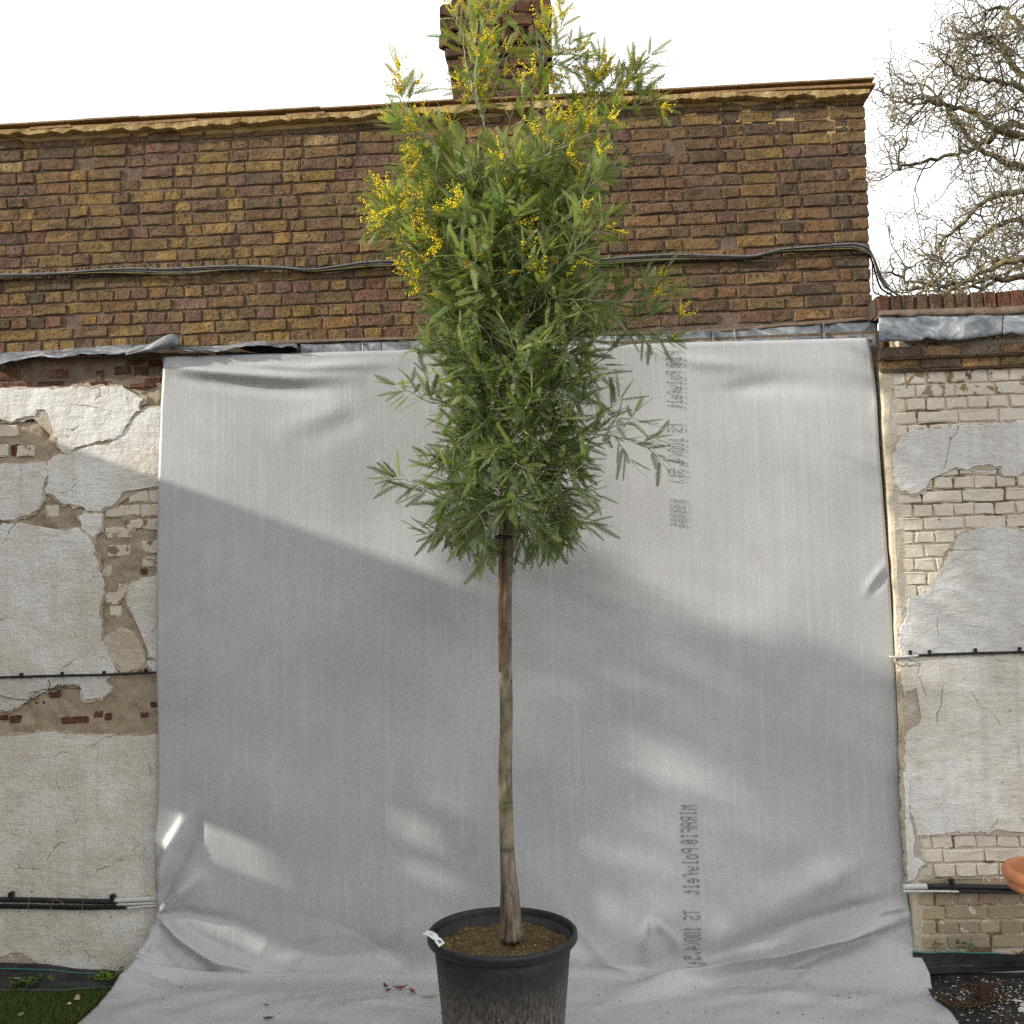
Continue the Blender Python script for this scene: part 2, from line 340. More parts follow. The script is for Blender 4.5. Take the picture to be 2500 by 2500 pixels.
# ------------------------------------------------------------------ ground
GND = Geo(); GND.add([(-400, -300, 0), (400, -300, 0), (400, 900, 0), (-400, 900, 0)], [(0, 1, 2, 3)])
tag(GND.obj('ground', SOILM), kind='structure')

# ------------------------------------------------------------------ bricks
def brick_shape(w, h, d, rough=0.0055, rd=None):
    """front at y=0 (towards the viewer), centre at the origin in x/z; about 44 triangles"""
    rd = rd or random; hw, hh = w/2, h/2; j = lambda s=1.0: rd.uniform(-rough, rough)*s
    c = 0.006
    base = [(-hw+c, -hh), (-hw*0.3, -hh), (hw*0.35, -hh), (hw-c, -hh), (hw, -hh+c), (hw, hh-c),
            (hw-c, hh), (hw*0.3, hh), (-hw*0.35, hh), (-hw+c, hh), (-hw, hh-c), (-hw, -hh+c)]
    ring = [(x+j(), z+j(0.7)) for x, z in base]
    n = len(ring); vs = [(x, d, z) for x, z in ring]+[(x, 0.0035+j(0.5), z) for x, z in ring]
    vs += [(x*(1-0.006/hw), j(0.5), z*(1-0.0055/hh)) for x, z in ring]
    fs = []
    for i in range(n):
        k = (i+1) % n; fs += [(i, k, n+k, n+i), (n+i, n+k, 2*n+k, 2*n+i)]
    fs.append(tuple(range(2*n, 3*n))); return vs, fs
FR = Matrix(((U.x, -N.x, 0, 0), (U.y, -N.y, 0, 0), (0, 0, 1, 0), (0, 0, 0, 1)))
LIB = {}
def brick_mesh(w, h, mat, d=0.05, nvar=14, rough=0.0055):
    key = (round(w, 3), round(h, 3), mat.name, d)
    if key not in LIB:
        LIB[key] = []
        for _ in range(nvar):
            vs, fs = brick_shape(w, h, d, rough); LIB[key].append(mesh('brick', vs, fs, mat))
    return random.choice(LIB[key])
def brick_matrix(u, v, off, tilt=0.0, sx=1.0, sz=1.0):
    return Matrix.Translation(W(u, v, off)) @ FR @ Matrix.Rotation(-math.atan(KS)+tilt, 4, 'Y') @ Matrix.Diagonal((sx, 1, sz, 1))
def put_brick(parent, u, v, wd, h, off, mat, color, base=None, name='brick'):
    bw = min((0.066, 0.105, 0.16, 0.218), key=lambda x: abs(x-wd)); bh = base or 0.065
    o = bpy.data.objects.new(name, brick_mesh(bw, bh, mat)); o.color = (*color, 1)
    link(o, parent); o.matrix_basis = Matrix.Translation(V((0, 0, 0))) @ brick_matrix(u, v, off, random.uniform(-.006, .006), wd/bw, h/bh)
    return o
def vary(c, a=0.18): 
    f = random.uniform(1-a, 1+a); return tuple(max(0.005, x*f*random.uniform(0.94, 1.06)) for x in c)
YELO = (0.290, 0.188, 0.070); OLIV = (0.225, 0.154, 0.072); BRWN = (0.198, 0.120, 0.071); PURP = (0.185, 0.106, 0.090)
REDB = (0.205, 0.098, 0.070); PALE = (0.46, 0.34, 0.18); SOOT = (0.095, 0.072, 0.056); ORNG = (0.235, 0.130, 0.064)

# ------------------------------------------------------------------ tall stock-brick wall
UPOFF = -0.08
uC1, vC1 = uv(2111, 235, UPOFF); uC2, vC2 = uv(2130, 790, UPOFF)
def ucorner(v): return lerp(uC2, uC1, (v-vC2)/(vC1-vC2))
uLft = uv(-420, 500, UPOFF)[0]
_, vtop0 = uv(0, 338, UPOFF); _, vbot0 = uv(0, 868, UPOFF)
uref = uv(0, 600, UPOFF)[0]
vtop = vtop0 - KS*uref; vbot = vbot0 - KS*uref        # heights at u = 0
NC = 18; CH = (vtop-vbot)/(NC+0.05)
tall = thing('tall_brick_wall', W(0, vbot-0.3, UPOFF), 'tall brown and yellow stock brick wall with tile coping, rising behind the grey backdrop', 'brick wall')
specs = []
def addspec(u, vm, wd, h, col): specs.append((u, vm, wd, h, col))
def pick(u, row):
    right = (u-uref)/(uC1-uref)
    dark = min(1, max(0, (right-0.55)*4))
    pal = [(YELO, 3.2-2.4*dark), (OLIV, 3.0-1.4*dark), (BRWN, 3.0+1.5*dark), (PURP, 1.6-0.6*dark), (REDB, 0.22+0.2*dark), (PALE, 0.22*(1-dark)), (SOOT, 0.5+2.2*dark), (ORNG, 0.25+0.5*dark)]
    if row > 11: pal = [(YELO, 4-3*dark), (OLIV, 1.5), (BRWN, 2+2*dark), (PURP, 1.2), (REDB, 0.6), (SOOT, 0.6+2*dark), (ORNG, 1.0)]
    r = random.uniform(0, sum(p for _, p in pal))
    for c, p in pal:
        r -= p
        if r <= 0: return vary(c)
    return vary(BRWN)
for row in range(NC):
    vm = vtop-(row+0.5)*CH
    uc = ucorner(vm)
    if row in (2, 3) and False: pass
    # lay from the corner to the left so that the quoins stay neat
    x = uc; k = 0
    quoin = row % 2
    split = uv(950, 600, UPOFF)[0]
    while x > uLft:
        left = x < split
        if row == 11 and left: wd = 0.062
        elif row > 11 and left: wd = 0.215 if row % 2 == 0 else 0.104
        else:
            if k == 0: wd = 0.222 if quoin else 0.105
            elif k == 1 and not quoin: wd = 0.06
            else: wd = 0.218 if (k+quoin) % 2 == 0 else 0.105
        wd *= random.uniform(0.94, 1.05)
        h = CH-0.0115+random.uniform(-.003, .003)
        if random.random() > 0.004: addspec(x-wd/2, vm+KS*(x-wd/2)+random.uniform(-.0025, .0025), wd, h, pick(x, row))
        x -= wd+random.uniform(0.008, 0.013); k += 1
def frustum(u, v):          # is it inside the picture
    p = W(u, v, UPOFF)-CAM; d = p.dot(fw); x = 1250+FPX*p.dot(crt)/d
    return -40 < x < 2540
order = sorted(range(len(specs)), key=lambda i: -(specs[i][2]*specs[i][3])*(1 if frustum(specs[i][0], specs[i][1]) else 0))
joined = Geo()
for rank, i in enumerate(order):
    u, v, wd, h, c = specs[i]; off = UPOFF+random.uniform(-.004, .005)
    if rank < 300: put_brick(tall, u, v, wd, h, off, BRK_O, c)
    else:
        vs, fs = brick_shape(wd, h, 0.05); Mx = brick_matrix(u, v, off, random.uniform(-.006, .006))
        joined.add([Mx @ V(p) for p in vs], fs, (*c, 1))
tag(joined.obj('brickwork', BRK_J, tall), kind='stuff')
def slab(name, u0, u1a, v0, v1, off0, off1, mat, parent):   # box between two offsets, following the settled courses
    g = Geo(); vs = []
    for off in (off0, off1):
        for (a, b) in ((u0, v0), (u1a(v0) if callable(u1a) else u1a, v0), (u1a(v1) if callable(u1a) else u1a, v1), (u0, v1)):
            vs.append(W(a, b+KS*a, off))
    g.add(vs, [(0, 1, 2, 3), (7, 6, 5, 4), (0, 4, 5, 1), (1, 5, 6, 2), (2, 6, 7, 3), (3, 7, 4, 0)]); return g.obj(name, mat, parent)
slab('mortar', uLft, lambda v: ucorner(v)-0.006, vbot-0.35, vtop+0.012, UPOFF-0.009, UPOFF-0.26, MORT, tall)
# side of the building seen from its right, running back
# yellow repointing near the top right
for (a, b, c_, d_) in ((1668, 255, 2105, 282), (1740, 290, 2108, 300), (2030, 318, 2108, 330), (1668, 255, 1700, 298), (1810, 262, 1835, 300), (2018, 250, 2042, 345), (1875, 290, 1895, 315)):
    if c_-a < 60:
        ua, va = uv(a, b, UPOFF); ub, vb = uv(c_, d_, UPOFF)
        g = Geo(); n = 5; L = []; Rr = []
        for i in range(n+1):
            t = i/n; v = lerp(va, vb, t); L.append(W(ua+random.uniform(-.006, .006), v, UPOFF-0.004)); Rr.append(W(ub+random.uniform(-.006, .006), v, UPOFF-0.004))
        bk = [p-N*0.012 for p in L+Rr]; vs = L+Rr+bk; m_ = n+1
        fs = [(i, i+1, m_+i+1, m_+i) for i in range(n)]+[(2*m_+i, i, i+1, 2*m_+i+1) for i in range(n)]+[(m_+i, 3*m_+i, 3*m_+i+1, m_+i+1) for i in range(n)]
        g.add(vs, fs); g.obj('pointing', MORT_Y, tall)
# lime smear band under the coping and two repointed joints
def ragged_strip(name, pts_top, pts_bot, offt, offb, mat, parent, rows=3, amp=0.004, thick=0.006, nseg=60, jag=0.0, smooth=True, bulge=0.0):
    """strip between two pixel polylines laid on the wall, given thickness"""
    def along(pts, t):
        xs = pts[0][0]+(pts[-1][0]-pts[0][0])*t; return xs, table(xs, pts)
    G = []; seed = random.uniform(0, 99)
    for r in range(rows+1):
        s = r/rows; line = []
        for i in range(nseg+1):
            t = i/nseg; a = along(pts_top, t); b = along(pts_bot, t)
            jb = jag*(0.6*fbm((t*nseg*0.13, seed, 3.1), 4)+0.4*fbm((t*nseg*0.05, seed, 8.1), 2))*s
            px, py = lerp(a[0], b[0], s), lerp(a[1], b[1]+jb, s)
            off = lerp(offt, offb, s)+bulge*math.sin(math.pi*s)
            off += amp*fbm((px*0.03, py*0.03, seed))
            line.append(onwall(px, py, off))
        G.append(line)
    vs = [p for l in G for p in l]; n = nseg+1; m = len(vs)
    vs += [p-N*thick for p in vs]
    fs = []
    for r in range(rows):
        for i in range(nseg):
            q = (r*n+i, r*n+i+1, (r+1)*n+i+1, (r+1)*n+i); fs += [q[::-1], tuple(x+m for x in q)]
    for i in range(nseg):
        fs += [(i, i+1, m+i+1, m+i), (rows*n+i+1, rows*n+i, m+rows*n+i, m+rows*n+i+1)]
    for r in range(rows):
        fs += [((r+1)*n, r*n, m+r*n, m+(r+1)*n), (r*n+nseg, (r+1)*n+nseg, m+(r+1)*n+nseg, m+r*n+nseg)]
    return obj(name, vs, fs, mat, parent, smooth)
ragged_strip('mortar_fillet', [(-30, 335), (400, 317), (900, 290), (1700, 250), (2106, 236)], [(-30, 350), (250, 336), (480, 331), (900, 302), (1500, 268), (2106, 244)], UPOFF+0.006, UPOFF+0.001, MORT_Y, tall, 2, 0.003, 0.02, 260, 6)
ragged_strip('pointing', [(1690, 266), (1900, 256), (2105, 247)], [(1690, 272), (1900, 262), (2105, 253)], UPOFF-0.0045, UPOFF-0.0045, MORT_Y, tall, 1, 0.003, 0.012, 40, 7)
ragged_strip('pointing', [(1690, 298), (1900, 290), (2108, 278)], [(1690, 305), (1900, 298), (2108, 286)], UPOFF-0.0045, UPOFF-0.0045, MORT_Y, tall, 1, 0.003, 0.012, 40, 9)
ragged_strip('pointing', [(1990, 312), (2110, 306)], [(1990, 317), (2110, 313)], UPOFF-0.0045, UPOFF-0.0045, MORT_Y, tall, 1, 0.003, 0.012, 20, 6)
# coping: two courses of creasing tiles with mortar between
vcop = vtop+0.012
def tile_course(v0, h, over, ln, mat, start):
    x = ucorner(vtop)+over
    first = True
    while x > uLft:
        l = ln*random.uniform(0.8, 1.15); g = Geo()
        a, b = x-l, x-0.003; dv = random.uniform(-.003, .003); dz = 0.004*random.uniform(-1, 1)
        o1 = UPOFF+over+random.uniform(-.006, .006); o2 = UPOFF-0.30
        vs = [W(a, v0+KS*a+dv, o1), W(b, v0+KS*b+dv+dz, o1), W(b, v0+KS*b+dv+dz, o2), W(a, v0+KS*a+dv, o2)]
        vs += [p+Z*h for p in vs]
        g.add(vs, [(3, 2, 1, 0), (4, 5, 6, 7), (0, 1, 5, 4), (1, 2, 6, 5), (2, 3, 7, 6), (3, 0, 4, 7)])
        o = g.obj('coping_tile', mat, tall); x -= l
tile_course(vcop+0.004, 0.016, 0.055, 0.27, TILE, 0)
ragged_strip('coping_mortar', [(-60, 319), (400, 300), (900, 270), (1700, 227), (2124, 217)], [(-60, 331), (400, 311), (900, 282), (1700, 240), (2122, 229)], UPOFF+0.060, UPOFF+0.056, MORT_Y, tall, 2, 0.008, 0.25, 420, 14, False)
tile_course(vcop+0.050, 0.010, 0.05, 0.42, TILE_D, 0)
g = Geo(); uc = ucorner(vtop)                                  # roof verge behind, seen past the corner
g.box(W(uc-0.22, vtop-0.14+KS*uc, UPOFF-0.95), U*0.26, N*0.60, Z*0.012); g.obj('verge_tile', TILE_D, tall)
g = Geo(); g.box(W(uc-0.40, vtop-0.6, UPOFF-1.45), U*0.36, N*0.9, Z*0.62); g.obj('rear_wall', MORT, tall)
# ------------------------------------------------------------------ lead flashing at its foot
fl = lambda label, *a, **k: tag(ragged_strip(*a, **k), label)
LT = [(-60, 866), (0, 861), (150, 853), (325, 840)]
ragged_strip('flashing', LT, [(-60, 893), (0, 889), (20, 882), (60, 876), (110, 868), (150, 872), (200, 864), (270, 867), (325, 858)], UPOFF+0.012, 0.09, LEAD, tall, 4, 0.012, 0.005, 70, 6)
def flap():
    rows = [[(318, 846, -.05), (350, 843, -.05), (385, 841, -.05), (415, 840, -.05), (436, 838, -.05)],
            [(312, 857, .05), (345, 848, .05), (385, 832, .04), (415, 816, .03), (437, 824, .03)],
            [(305, 866, .13), (340, 858, .15), (380, 838, .15), (412, 810, .13), (434, 816, .10)],
            [(308, 866, .15), (345, 859, .18), (383, 845, .18), (418, 836, .16), (440, 838, .13)],
            [(312, 864, .12), (350, 860, .15), (388, 854, .15), (420, 848, .13), (441, 846, .11)]]
    n = 5; vs = [onwall(a, b, o) for r in rows for a, b, o in r]; fs = [(r*n+i, r*n+i+1, (r+1)*n+i+1, (r+1)*n+i) for r in range(4) for i in range(4)]
    o = obj('flashing', vs, fs, LEAD, tall, True); md = o.modifiers.new('s', 'SUBSURF'); md.levels = md.render_levels = 2
    md = o.modifiers.new('t', 'SOLIDIFY'); md.thickness = 0.005
    tag(o, 'lead flap curled up and outward')
flap()
ragged_strip('flashing', [(420, 846), (540, 844), (600, 836), (640, 832), (680, 838), (725, 838)], [(415, 854), (470, 857), (545, 855), (590, 846), (640, 842), (690, 848), (712, 845), (728, 852)], UPOFF+0.02, 0.13, LEAD, tall, 4, 0.02, 0.005, 60, 8)
for a, b in ((733, 883), (884, 932), (933, 1210), (1211, 1500), (1501, 1740), (1741, 1792), (1793, 2010), (2011, 2142)):
    top = lambda x: table(x, [(700, 841), (1000, 830), (1300, 822), (1650, 813), (2142, 780)])
    bot = lambda x: table(x, [(700, 872), (1000, 866), (1300, 862), (1650, 855), (2142, 852)])
    ragged_strip('flashing', [(a, top(a)), (b, top(b))], [(a, bot(a)+8), (b, bot(b)+8)], UPOFF+0.014, 0.035, LEAD, tall, 4, 0.010, 0.005, 24, 3)
for a in (884, 1740, 1793, 2011): 
    g = Geo(); g.tube([onwall(a, top(a)+2, UPOFF+.03), onwall(a+2, (top(a)+bot(a))/2, 0.0), onwall(a+3, bot(a)+4, 0.045)], 0.006, 6); g.obj('flashing_seam', LEAD, tall, True)
for a, b in ((122, 175), (196, 262), (268, 318)):
    ragged_strip('lime_smear', [(a, 855-(a-120)*.06), (b, 855-(b-120)*.06)], [(a, 861-(a-120)*.06), (b, 862-(b-120)*.06)], UPOFF+.009, UPOFF+.02, PLG, tall, 2, 0.01, 0.01, 30, 16)
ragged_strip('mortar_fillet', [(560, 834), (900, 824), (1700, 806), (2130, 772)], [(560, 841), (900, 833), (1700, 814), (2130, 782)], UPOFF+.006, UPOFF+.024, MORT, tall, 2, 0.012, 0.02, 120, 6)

# ------------------------------------------------------------------ lower left wall: old plaster coming off rubble and brick
lowl = thing('plastered_wall', W(-2.6, 0), 'lower garden wall with flaking white plaster over rubble, left of the backdrop', 'wall')
VB = uv(0, 880)[1]
def grid_wall(name, u0, u1, v0, v1, off, mat, parent, amp=0.012, step=0.035, sc_=4.0, thick=0.2):
    nu = int((u1-u0)/step)+1; nv = int((v1-v0)/step)+1; vs = []; fs = []
    for j in range(nv+1):
        for i in range(nu+1):
            u = lerp(u0, u1, i/nu); v = lerp(v0, v1, j/nv)
            vs.append(W(u, v, off+amp*fbm((u*sc_, v*sc_, 5.0), 5)))
    for j in range(nv):
        for i in range(nu):
            a = j*(nu+1)+i; fs.append((a, a+1, a+nu+2, a+nu+1))
    return obj(name, vs, fs, mat, parent, True)
uR0, _ = uv(2140, 1300)
grid_wall('rubble_core', uv(-70, 1500)[0], uv(430, 1200)[0], -0.05, VB+0.02, -0.008, MORT_W, lowl, 0.017, 0.012, 11.0)
slab('wall_body', uLft, uv(-65, 1500)[0], -0.15, VB-0.015, -0.012, -0.3, MORT_W, lowl)
slab('wall_body', uv(428, 1200)[0], uR0+0.1, -0.15, VB-0.015, -0.02, -0.3, MORT_W, lowl)
slab('ledge', uLft, uR0+0.1, VB-0.02, VB+0.0, -0.02, -0.34, MORT, lowl)
def patch(parent, name, poly, thick, mat, off=0.0, jag=2.2, step=4.5, label=None, inset=0.003, under=True):
    if under and name == 'plaster_patch':
        k = []; n = len(poly); A2 = sum(a[0]*b[1]-b[0]*a[1] for a, b in zip(poly, poly[1:]+poly[:1]))
        for i in range(n):
            a, b, c = V(poly[i-1]), V(poly[i]), V(poly[(i+1) % n]); t = (c-a); nn = V((t.y, -t.x)).normalized()*(1 if A2 > 0 else -1)
            k.append(tuple(b+nn*random.uniform(2.0, 8.0)))
        patch(parent, 'undercoat', k, thick*0.45, UNDER, off, jag*1.6, 5.0, None, 0.002, False)
    pts = []
    seed = random.uniform(0, 100)
    for (a, b) in zip(poly, poly[1:]+poly[:1]):
        a, b = V((a[0], a[1])), V((b[0], b[1])); L = (b-a).length; n = max(1, int(L/step))
        nrm = V(((b-a).y, -(b-a).x)).normalized() if L else V((0, 0))
        for i in range(n):
            p = a.lerp(b, i/n)
            jn = jag*(fbm((p.x*0.07, p.y*0.07, seed), 4)*2.2)+random.uniform(-.9, .9)
            pts.append(p+nrm*jn)
    uvs = [uv(p.x, p.y, off) for p in pts]
    ar = sum(a[0]*b[1]-b[0]*a[1] for a, b in zip(uvs, uvs[1:]+uvs[:1]))
    if ar < 0: uvs.reverse()
    n = len(uvs); bm = bmesh.new()
    back = [bm.verts.new(W(u, v, off-0.03)) for u, v in uvs]
    edge = [bm.verts.new(W(u, v, off+thick*random.uniform(0.75, 0.95))) for u, v in uvs]
    inn = []
    for i in range(n):
        a, b, c = uvs[i-1], uvs[i], uvs[(i+1) % n]
        t = V((c[0]-a[0], c[1]-a[1])); nn = V((-t.y, t.x)).normalized() if t.length > 1e-9 else V((0, 0))
        q = (b[0]+nn.x*inset, b[1]+nn.y*inset)
        inn.append(bm.verts.new(W(q[0], q[1], off+thick+0.002*fbm((q[0]*5, q[1]*5, seed)))))
    for i in range(n):
        k = (i+1) % n
        bm.faces.new((back[i], back[k], edge[k], edge[i])); bm.faces.new((edge[i], edge[k], inn[k], inn[i]))
    f = bm.faces.new(inn); bmesh.ops.triangulate(bm, faces=[f])
    me = bpy.data.meshes.new(name); bm.to_mesh(me); bm.free(); me.materials.append(mat)
    o = link(bpy.data.objects.new(name, me), parent)
    if label: o['label'] = label
    return o
UNDER = mat_plaster('undercoat', (0.60, 0.53, 0.43), (0.50, 0.42, 0.32), (0.42, 0.34, 0.25), 0.6, False)
PP = lambda *a, **k: patch(lowl, 'plaster_patch', *a, **k)
PP([(-60, 950), (90, 950), (200, 947), (300, 945), (306, 958), (330, 966), (352, 974), (352, 980), (338, 988), (344, 1003), (330, 1012), (312, 1036), (300, 1060), (285, 1070), (240, 1082), (200, 1090), (176, 1100), (172, 1108), (152, 1105), (140, 1072), (130, 1040), (122, 1010), (118, 1004), (92, 999), (88, 1018), (60, 1022), (30, 1033), (5, 1024), (-60, 1020)], 0.016, PLW)
PP([(392, 992), (352, 1004), (332, 1018), (314, 1040), (302, 1064), (292, 1080), (294, 1110), (286, 1118), (250, 1106), (272, 1090), (240, 1086), (180, 1102), (140, 1112), (118, 1128), (122, 1140), (120, 1172), (114, 1200), (135, 1210), (150, 1228), (205, 1235), (212, 1246), (240, 1248), (258, 1240), (285, 1228), (300, 1205), (318, 1190), (340, 1192), (392, 1188)], 0.010, PLW, jag=2.0)
PP([(-60, 1138), (30, 1134), (112, 1130), (118, 1140), (116, 1172), (104, 1186), (102, 1206), (106, 1225), (95, 1242), (72, 1258), (40, 1266), (-60, 1274)], 0.011, PLW)
PP([(-60, 1288), (60, 1278), (82, 1296), (130, 1305), (190, 1290), (212, 1306), (232, 1330), (236, 1362), (246, 1392), (256, 1425), (254, 1458), (243, 1488), (249, 1530), (252, 1562), (266, 1590), (276, 1618), (288, 1642), (-60, 1652)], 0.016, PLW, label='largest flake of white plaster')
PP([(392, 1405), (348, 1412), (318, 1430), (310, 1462), (318, 1490), (340, 1515), (356, 1545), (362, 1580), (370, 1604), (392, 1612)], 0.013, PLW)
PP([(255, 1556), (300, 1532), (328, 1545), (345, 1575), (356, 1608), (352, 1630), (300, 1640), (278, 1612), (260, 1582)], 0.009, PLC)
PP([(210, 1252), (250, 1256), (248, 1290), (228, 1312), (200, 1288), (196, 1262)], 0.008, PLW)
PP([(-60, 1660), (270, 1650), (258, 1664), (276, 1678), (268, 1692), (250, 1704), (208, 1710), (200, 1690), (198, 1672), (160, 1670), (120, 1682), (90, 1688), (58, 1706), (44, 1728), (22, 1736), (-60, 1720)], 0.013, PLG)
PP([(-60, 1793), (60, 1798), (110, 1787), (150, 1790), (200, 1794), (290, 1796), (392, 1794), (392, 2375), (120, 2368), (85, 2340), (70, 2322), (40, 2318), (0, 2340), (-60, 2352)], 0.013, PLR, label='big lower sheet of stained plaster')
PP([(360, 1615), (392, 1612), (392, 1650), (372, 1640)], 0.008, PLW)
# bricks that show where the plaster is gone
def lb(px, py, wpx, hpx, mat, col, off=0.001): 
    wpx *= 1.12; hpx *= 1.18
    u, v = uv(px, py); put_brick(lowl, u, v, wpx/412, hpx/412, off, mat, col)
DMORT = mat_mortar('dirty_shaded_mortar', (0.155, 0.115, 0.085), (0.26, 0.20, 0.15), 0.25)  # dirty brown mortar, its colour also darkened for shade under the lead
patch(lowl, 'old_shaded_bedding', [(-60, 880), (150, 876), (392, 862), (392, 940), (350, 950), (250, 944), (120, 950), (-60, 952)], 0.009, DMORT, off=-0.006, jag=2)
DRED = (0.12, 0.035, 0.028); LBR = (0.30, 0.20, 0.13)
for a in ((10, 918, 85, 24), (142, 913, 48, 22), (245, 918, 22, 26), (300, 905, 40, 18), (345, 905, 36, 22), (372, 930, 40, 14), (40, 940, 70, 10), (125, 936, 62, 10), (250, 938, 60, 12), (350, 941, 60, 10), (330, 886, 44, 12), (380, 888, 36, 16)):
    lb(*a, BRK_O, vary(DRED, 0.3), random.uniform(.003, .007))
for a in ((12, 1052, 60, 24), (0, 1100, 40, 26), (62, 1100, 40, 24), (337, 1212, 44, 26), (382, 1210, 36, 28), (280, 1248, 42, 24), (322, 1246, 34, 24), (366, 1246, 44, 26), (128, 1248, 30, 26), (360, 1280, 50, 22), (320, 1282, 30, 22), (368, 1335, 42, 26), (290, 1345, 50, 24), (368, 1372, 40, 22), (300, 1438, 26, 22), (275, 1462, 50, 24), (282, 1492, 30, 22), (290, 1300, 60, 24), (262, 1395, 20, 22)):
    lb(*a, PNT if a[1] < 1270 else PNT_BARE, vary(LBR))
for a in ((70, 1020, 18, 16), (36, 1098, 22, 24), (350, 1362, 16, 10), (92, 1712, 26, 14), (132, 1694, 26, 16), (38, 1756, 26, 16), (182, 1758, 62, 14), (240, 1744, 20, 14), (262, 1750, 14, 14), (352, 1746, 20, 10), (374, 1722, 16, 14), (8, 1752, 16, 10), (330, 1292, 18, 10), (350, 1395, 14, 12), (275, 1488, 12, 12)):
    lb(*a, BRK_O, vary((0.16, 0.05, 0.033), 0.25), -0.002)
# chicken wire hanging on the bare patch
g = Geo()
for pl in ([(0, 1698), (20, 1704), (50, 1708), (75, 1706), (95, 1686), (140, 1680), (160, 1676)], [(118, 1660), (122, 1672), (118, 1684), (132, 1682), (142, 1672), (158, 1680), (200, 1681)], [(70, 1700), (85, 1708), (95, 1695), (88, 1688), (72, 1692)], [(142, 1672), (138, 1684), (120, 1688)]):
    g.tube(smoothline([onwall(a, b, 0.03+0.01*math.sin(a)) for a, b in pl], 4), 0.0022, 4)
tag(g.obj('loose_wire', WIRE, None, True), 'rusty loose wire netting dangling over bare patch of plastered wall', 'wire')

# ------------------------------------------------------------------ right wall: painted brick, standing proud
RO = 0.14
rw = thing('painted_brick_wall', W(2.6, 0, RO), 'cream painted brick garden wall with lead capping, right of the backdrop', 'brick wall')
ua, va = uv(2156, 907, RO); ub, vb = uv(2228, 2200, RO)
def ule(v): return lerp(ua, ub, (va-v)/(va-vb))
uEnd = uv(2720, 1300, RO)[0]
slab('wall_body', lerp(ua, ub, 0.5)+0.10, uEnd, -0.15, uv(2300, 800, RO)[1], RO-0.011, RO-0.3, PMORT, rw)
g = Geo(); vs = []                          # plastered return facing the yard
v_t = uv(2150, 885, RO)[1]; nseg = 40
for i in range(nseg+1):
    v = lerp(-0.1, v_t, i/nseg); j = 0.008*fbm((v*6, 1, 2))
    vs += [W(ule(v)-0.006+j*0.4, v, -0.03), W(ule(v)-0.003+j, v, RO-0.002), W(ule(v)+0.012+0.02*abs(fbm((v*9, 4, 2)))+j, v, RO+0.004), W(ule(v)+0.13, v, RO-0.013)]
g.add(vs, [(i*4+k, i*4+k+1, i*4+k+5, i*4+k+4) for i in range(nseg) for k in range(3)]); g.obj('plaster_return', PLC, rw)
_, vr0 = uv(2300, 905, RO); _, vr1 = uv(2300, 2318, RO); ur = uv(2300, 1500, RO)[0]
nr = round((vr0-vr1)/0.0765); chr_ = (vr0-vr1)/nr
for row in range(nr):
    vm = vr0-(row+0.5)*chr_-KS*ur
    x = ule(vm)+0.012; k = 0
    while x < uEnd-0.3:
        wd = (0.104 if row % 2 == 0 else 0.215)*random.uniform(0.95, 1.05)
        if k == 0 and row % 2: wd = 0.16
        v = vm+KS*(x+wd/2)
        px_y = row/nr
        c = vary(random.choice([(0.36, 0.24, 0.12), (0.30, 0.17, 0.09), (0.33, 0.26, 0.19)]), 0.2)
        mt = PNT_BARE if row < 2 else (PNT if row < nr-5 else PNT_B)
        if mt is PNT_B: c = vary((0.42, 0.335, 0.225), 0.15)
        put_brick(rw, x+wd/2, v, wd, chr_-random.uniform(.009, .013), RO+random.uniform(-.003, .002), mt, c)
        x += wd+random.uniform(.009, .014); k += 1
RP = lambda *a, **k: patch(rw, 'plaster_patch', *a, off=RO, **k)
RP([(2190, 1080), (2205, 1062), (2240, 1050), (2330, 1043), (2440, 1034), (2560, 1020), (2560, 1150), (2500, 1150), (2482, 1165), (2450, 1164), (2440, 1150), (2446, 1140), (2400, 1136), (2360, 1145), (2330, 1141), (2268, 1142), (2268, 1172), (2270, 1182), (2250, 1200), (2236, 1206), (2200, 1196), (2182, 1172), (2178, 1120)], 0.007, PLG, jag=2.2)
RP([(2560, 1292), (2500, 1297), (2425, 1285), (2385, 1292), (2335, 1310), (2328, 1335), (2310, 1362), (2298, 1392), (2282, 1412), (2270, 1448), (2225, 1458), (2212, 1478), (2214, 1505), (2196, 1535), (2196, 1600), (2560, 1592)], 0.012, PLG, label='broad grey plaster sheet above the thin cable')
RP([(2192, 1606), (2560, 1597), (2560, 1768), (2500, 1772), (2478, 1768), (2470, 1785), (2485, 1805), (2488, 1850), (2500, 1880), (2560, 1890), (2560, 2040), (2470, 2030), (2440, 2022), (2410, 2034), (2330, 2030), (2240, 2040), (2236, 2010), (2222, 1985), (2216, 1910), (2210, 1880), (2208, 1800), (2222, 1782), (2240, 1770), (2258, 1732), (2254, 1710), (2236, 1682), (2214, 1686), (2206, 1700), (2200, 1660)], 0.008, PLR, label='stained cream plaster below the thin cable')
RP([(2205, 1880), (2222, 1900), (2216, 1930), (2222, 2000), (2232, 2040), (2230, 2090), (2244, 2098), (2258, 2108), (2238, 2120), (2236, 2140), (2215, 2155)], 0.011, PLW, jag=1.5, label='fresh white paint smear on the corner')
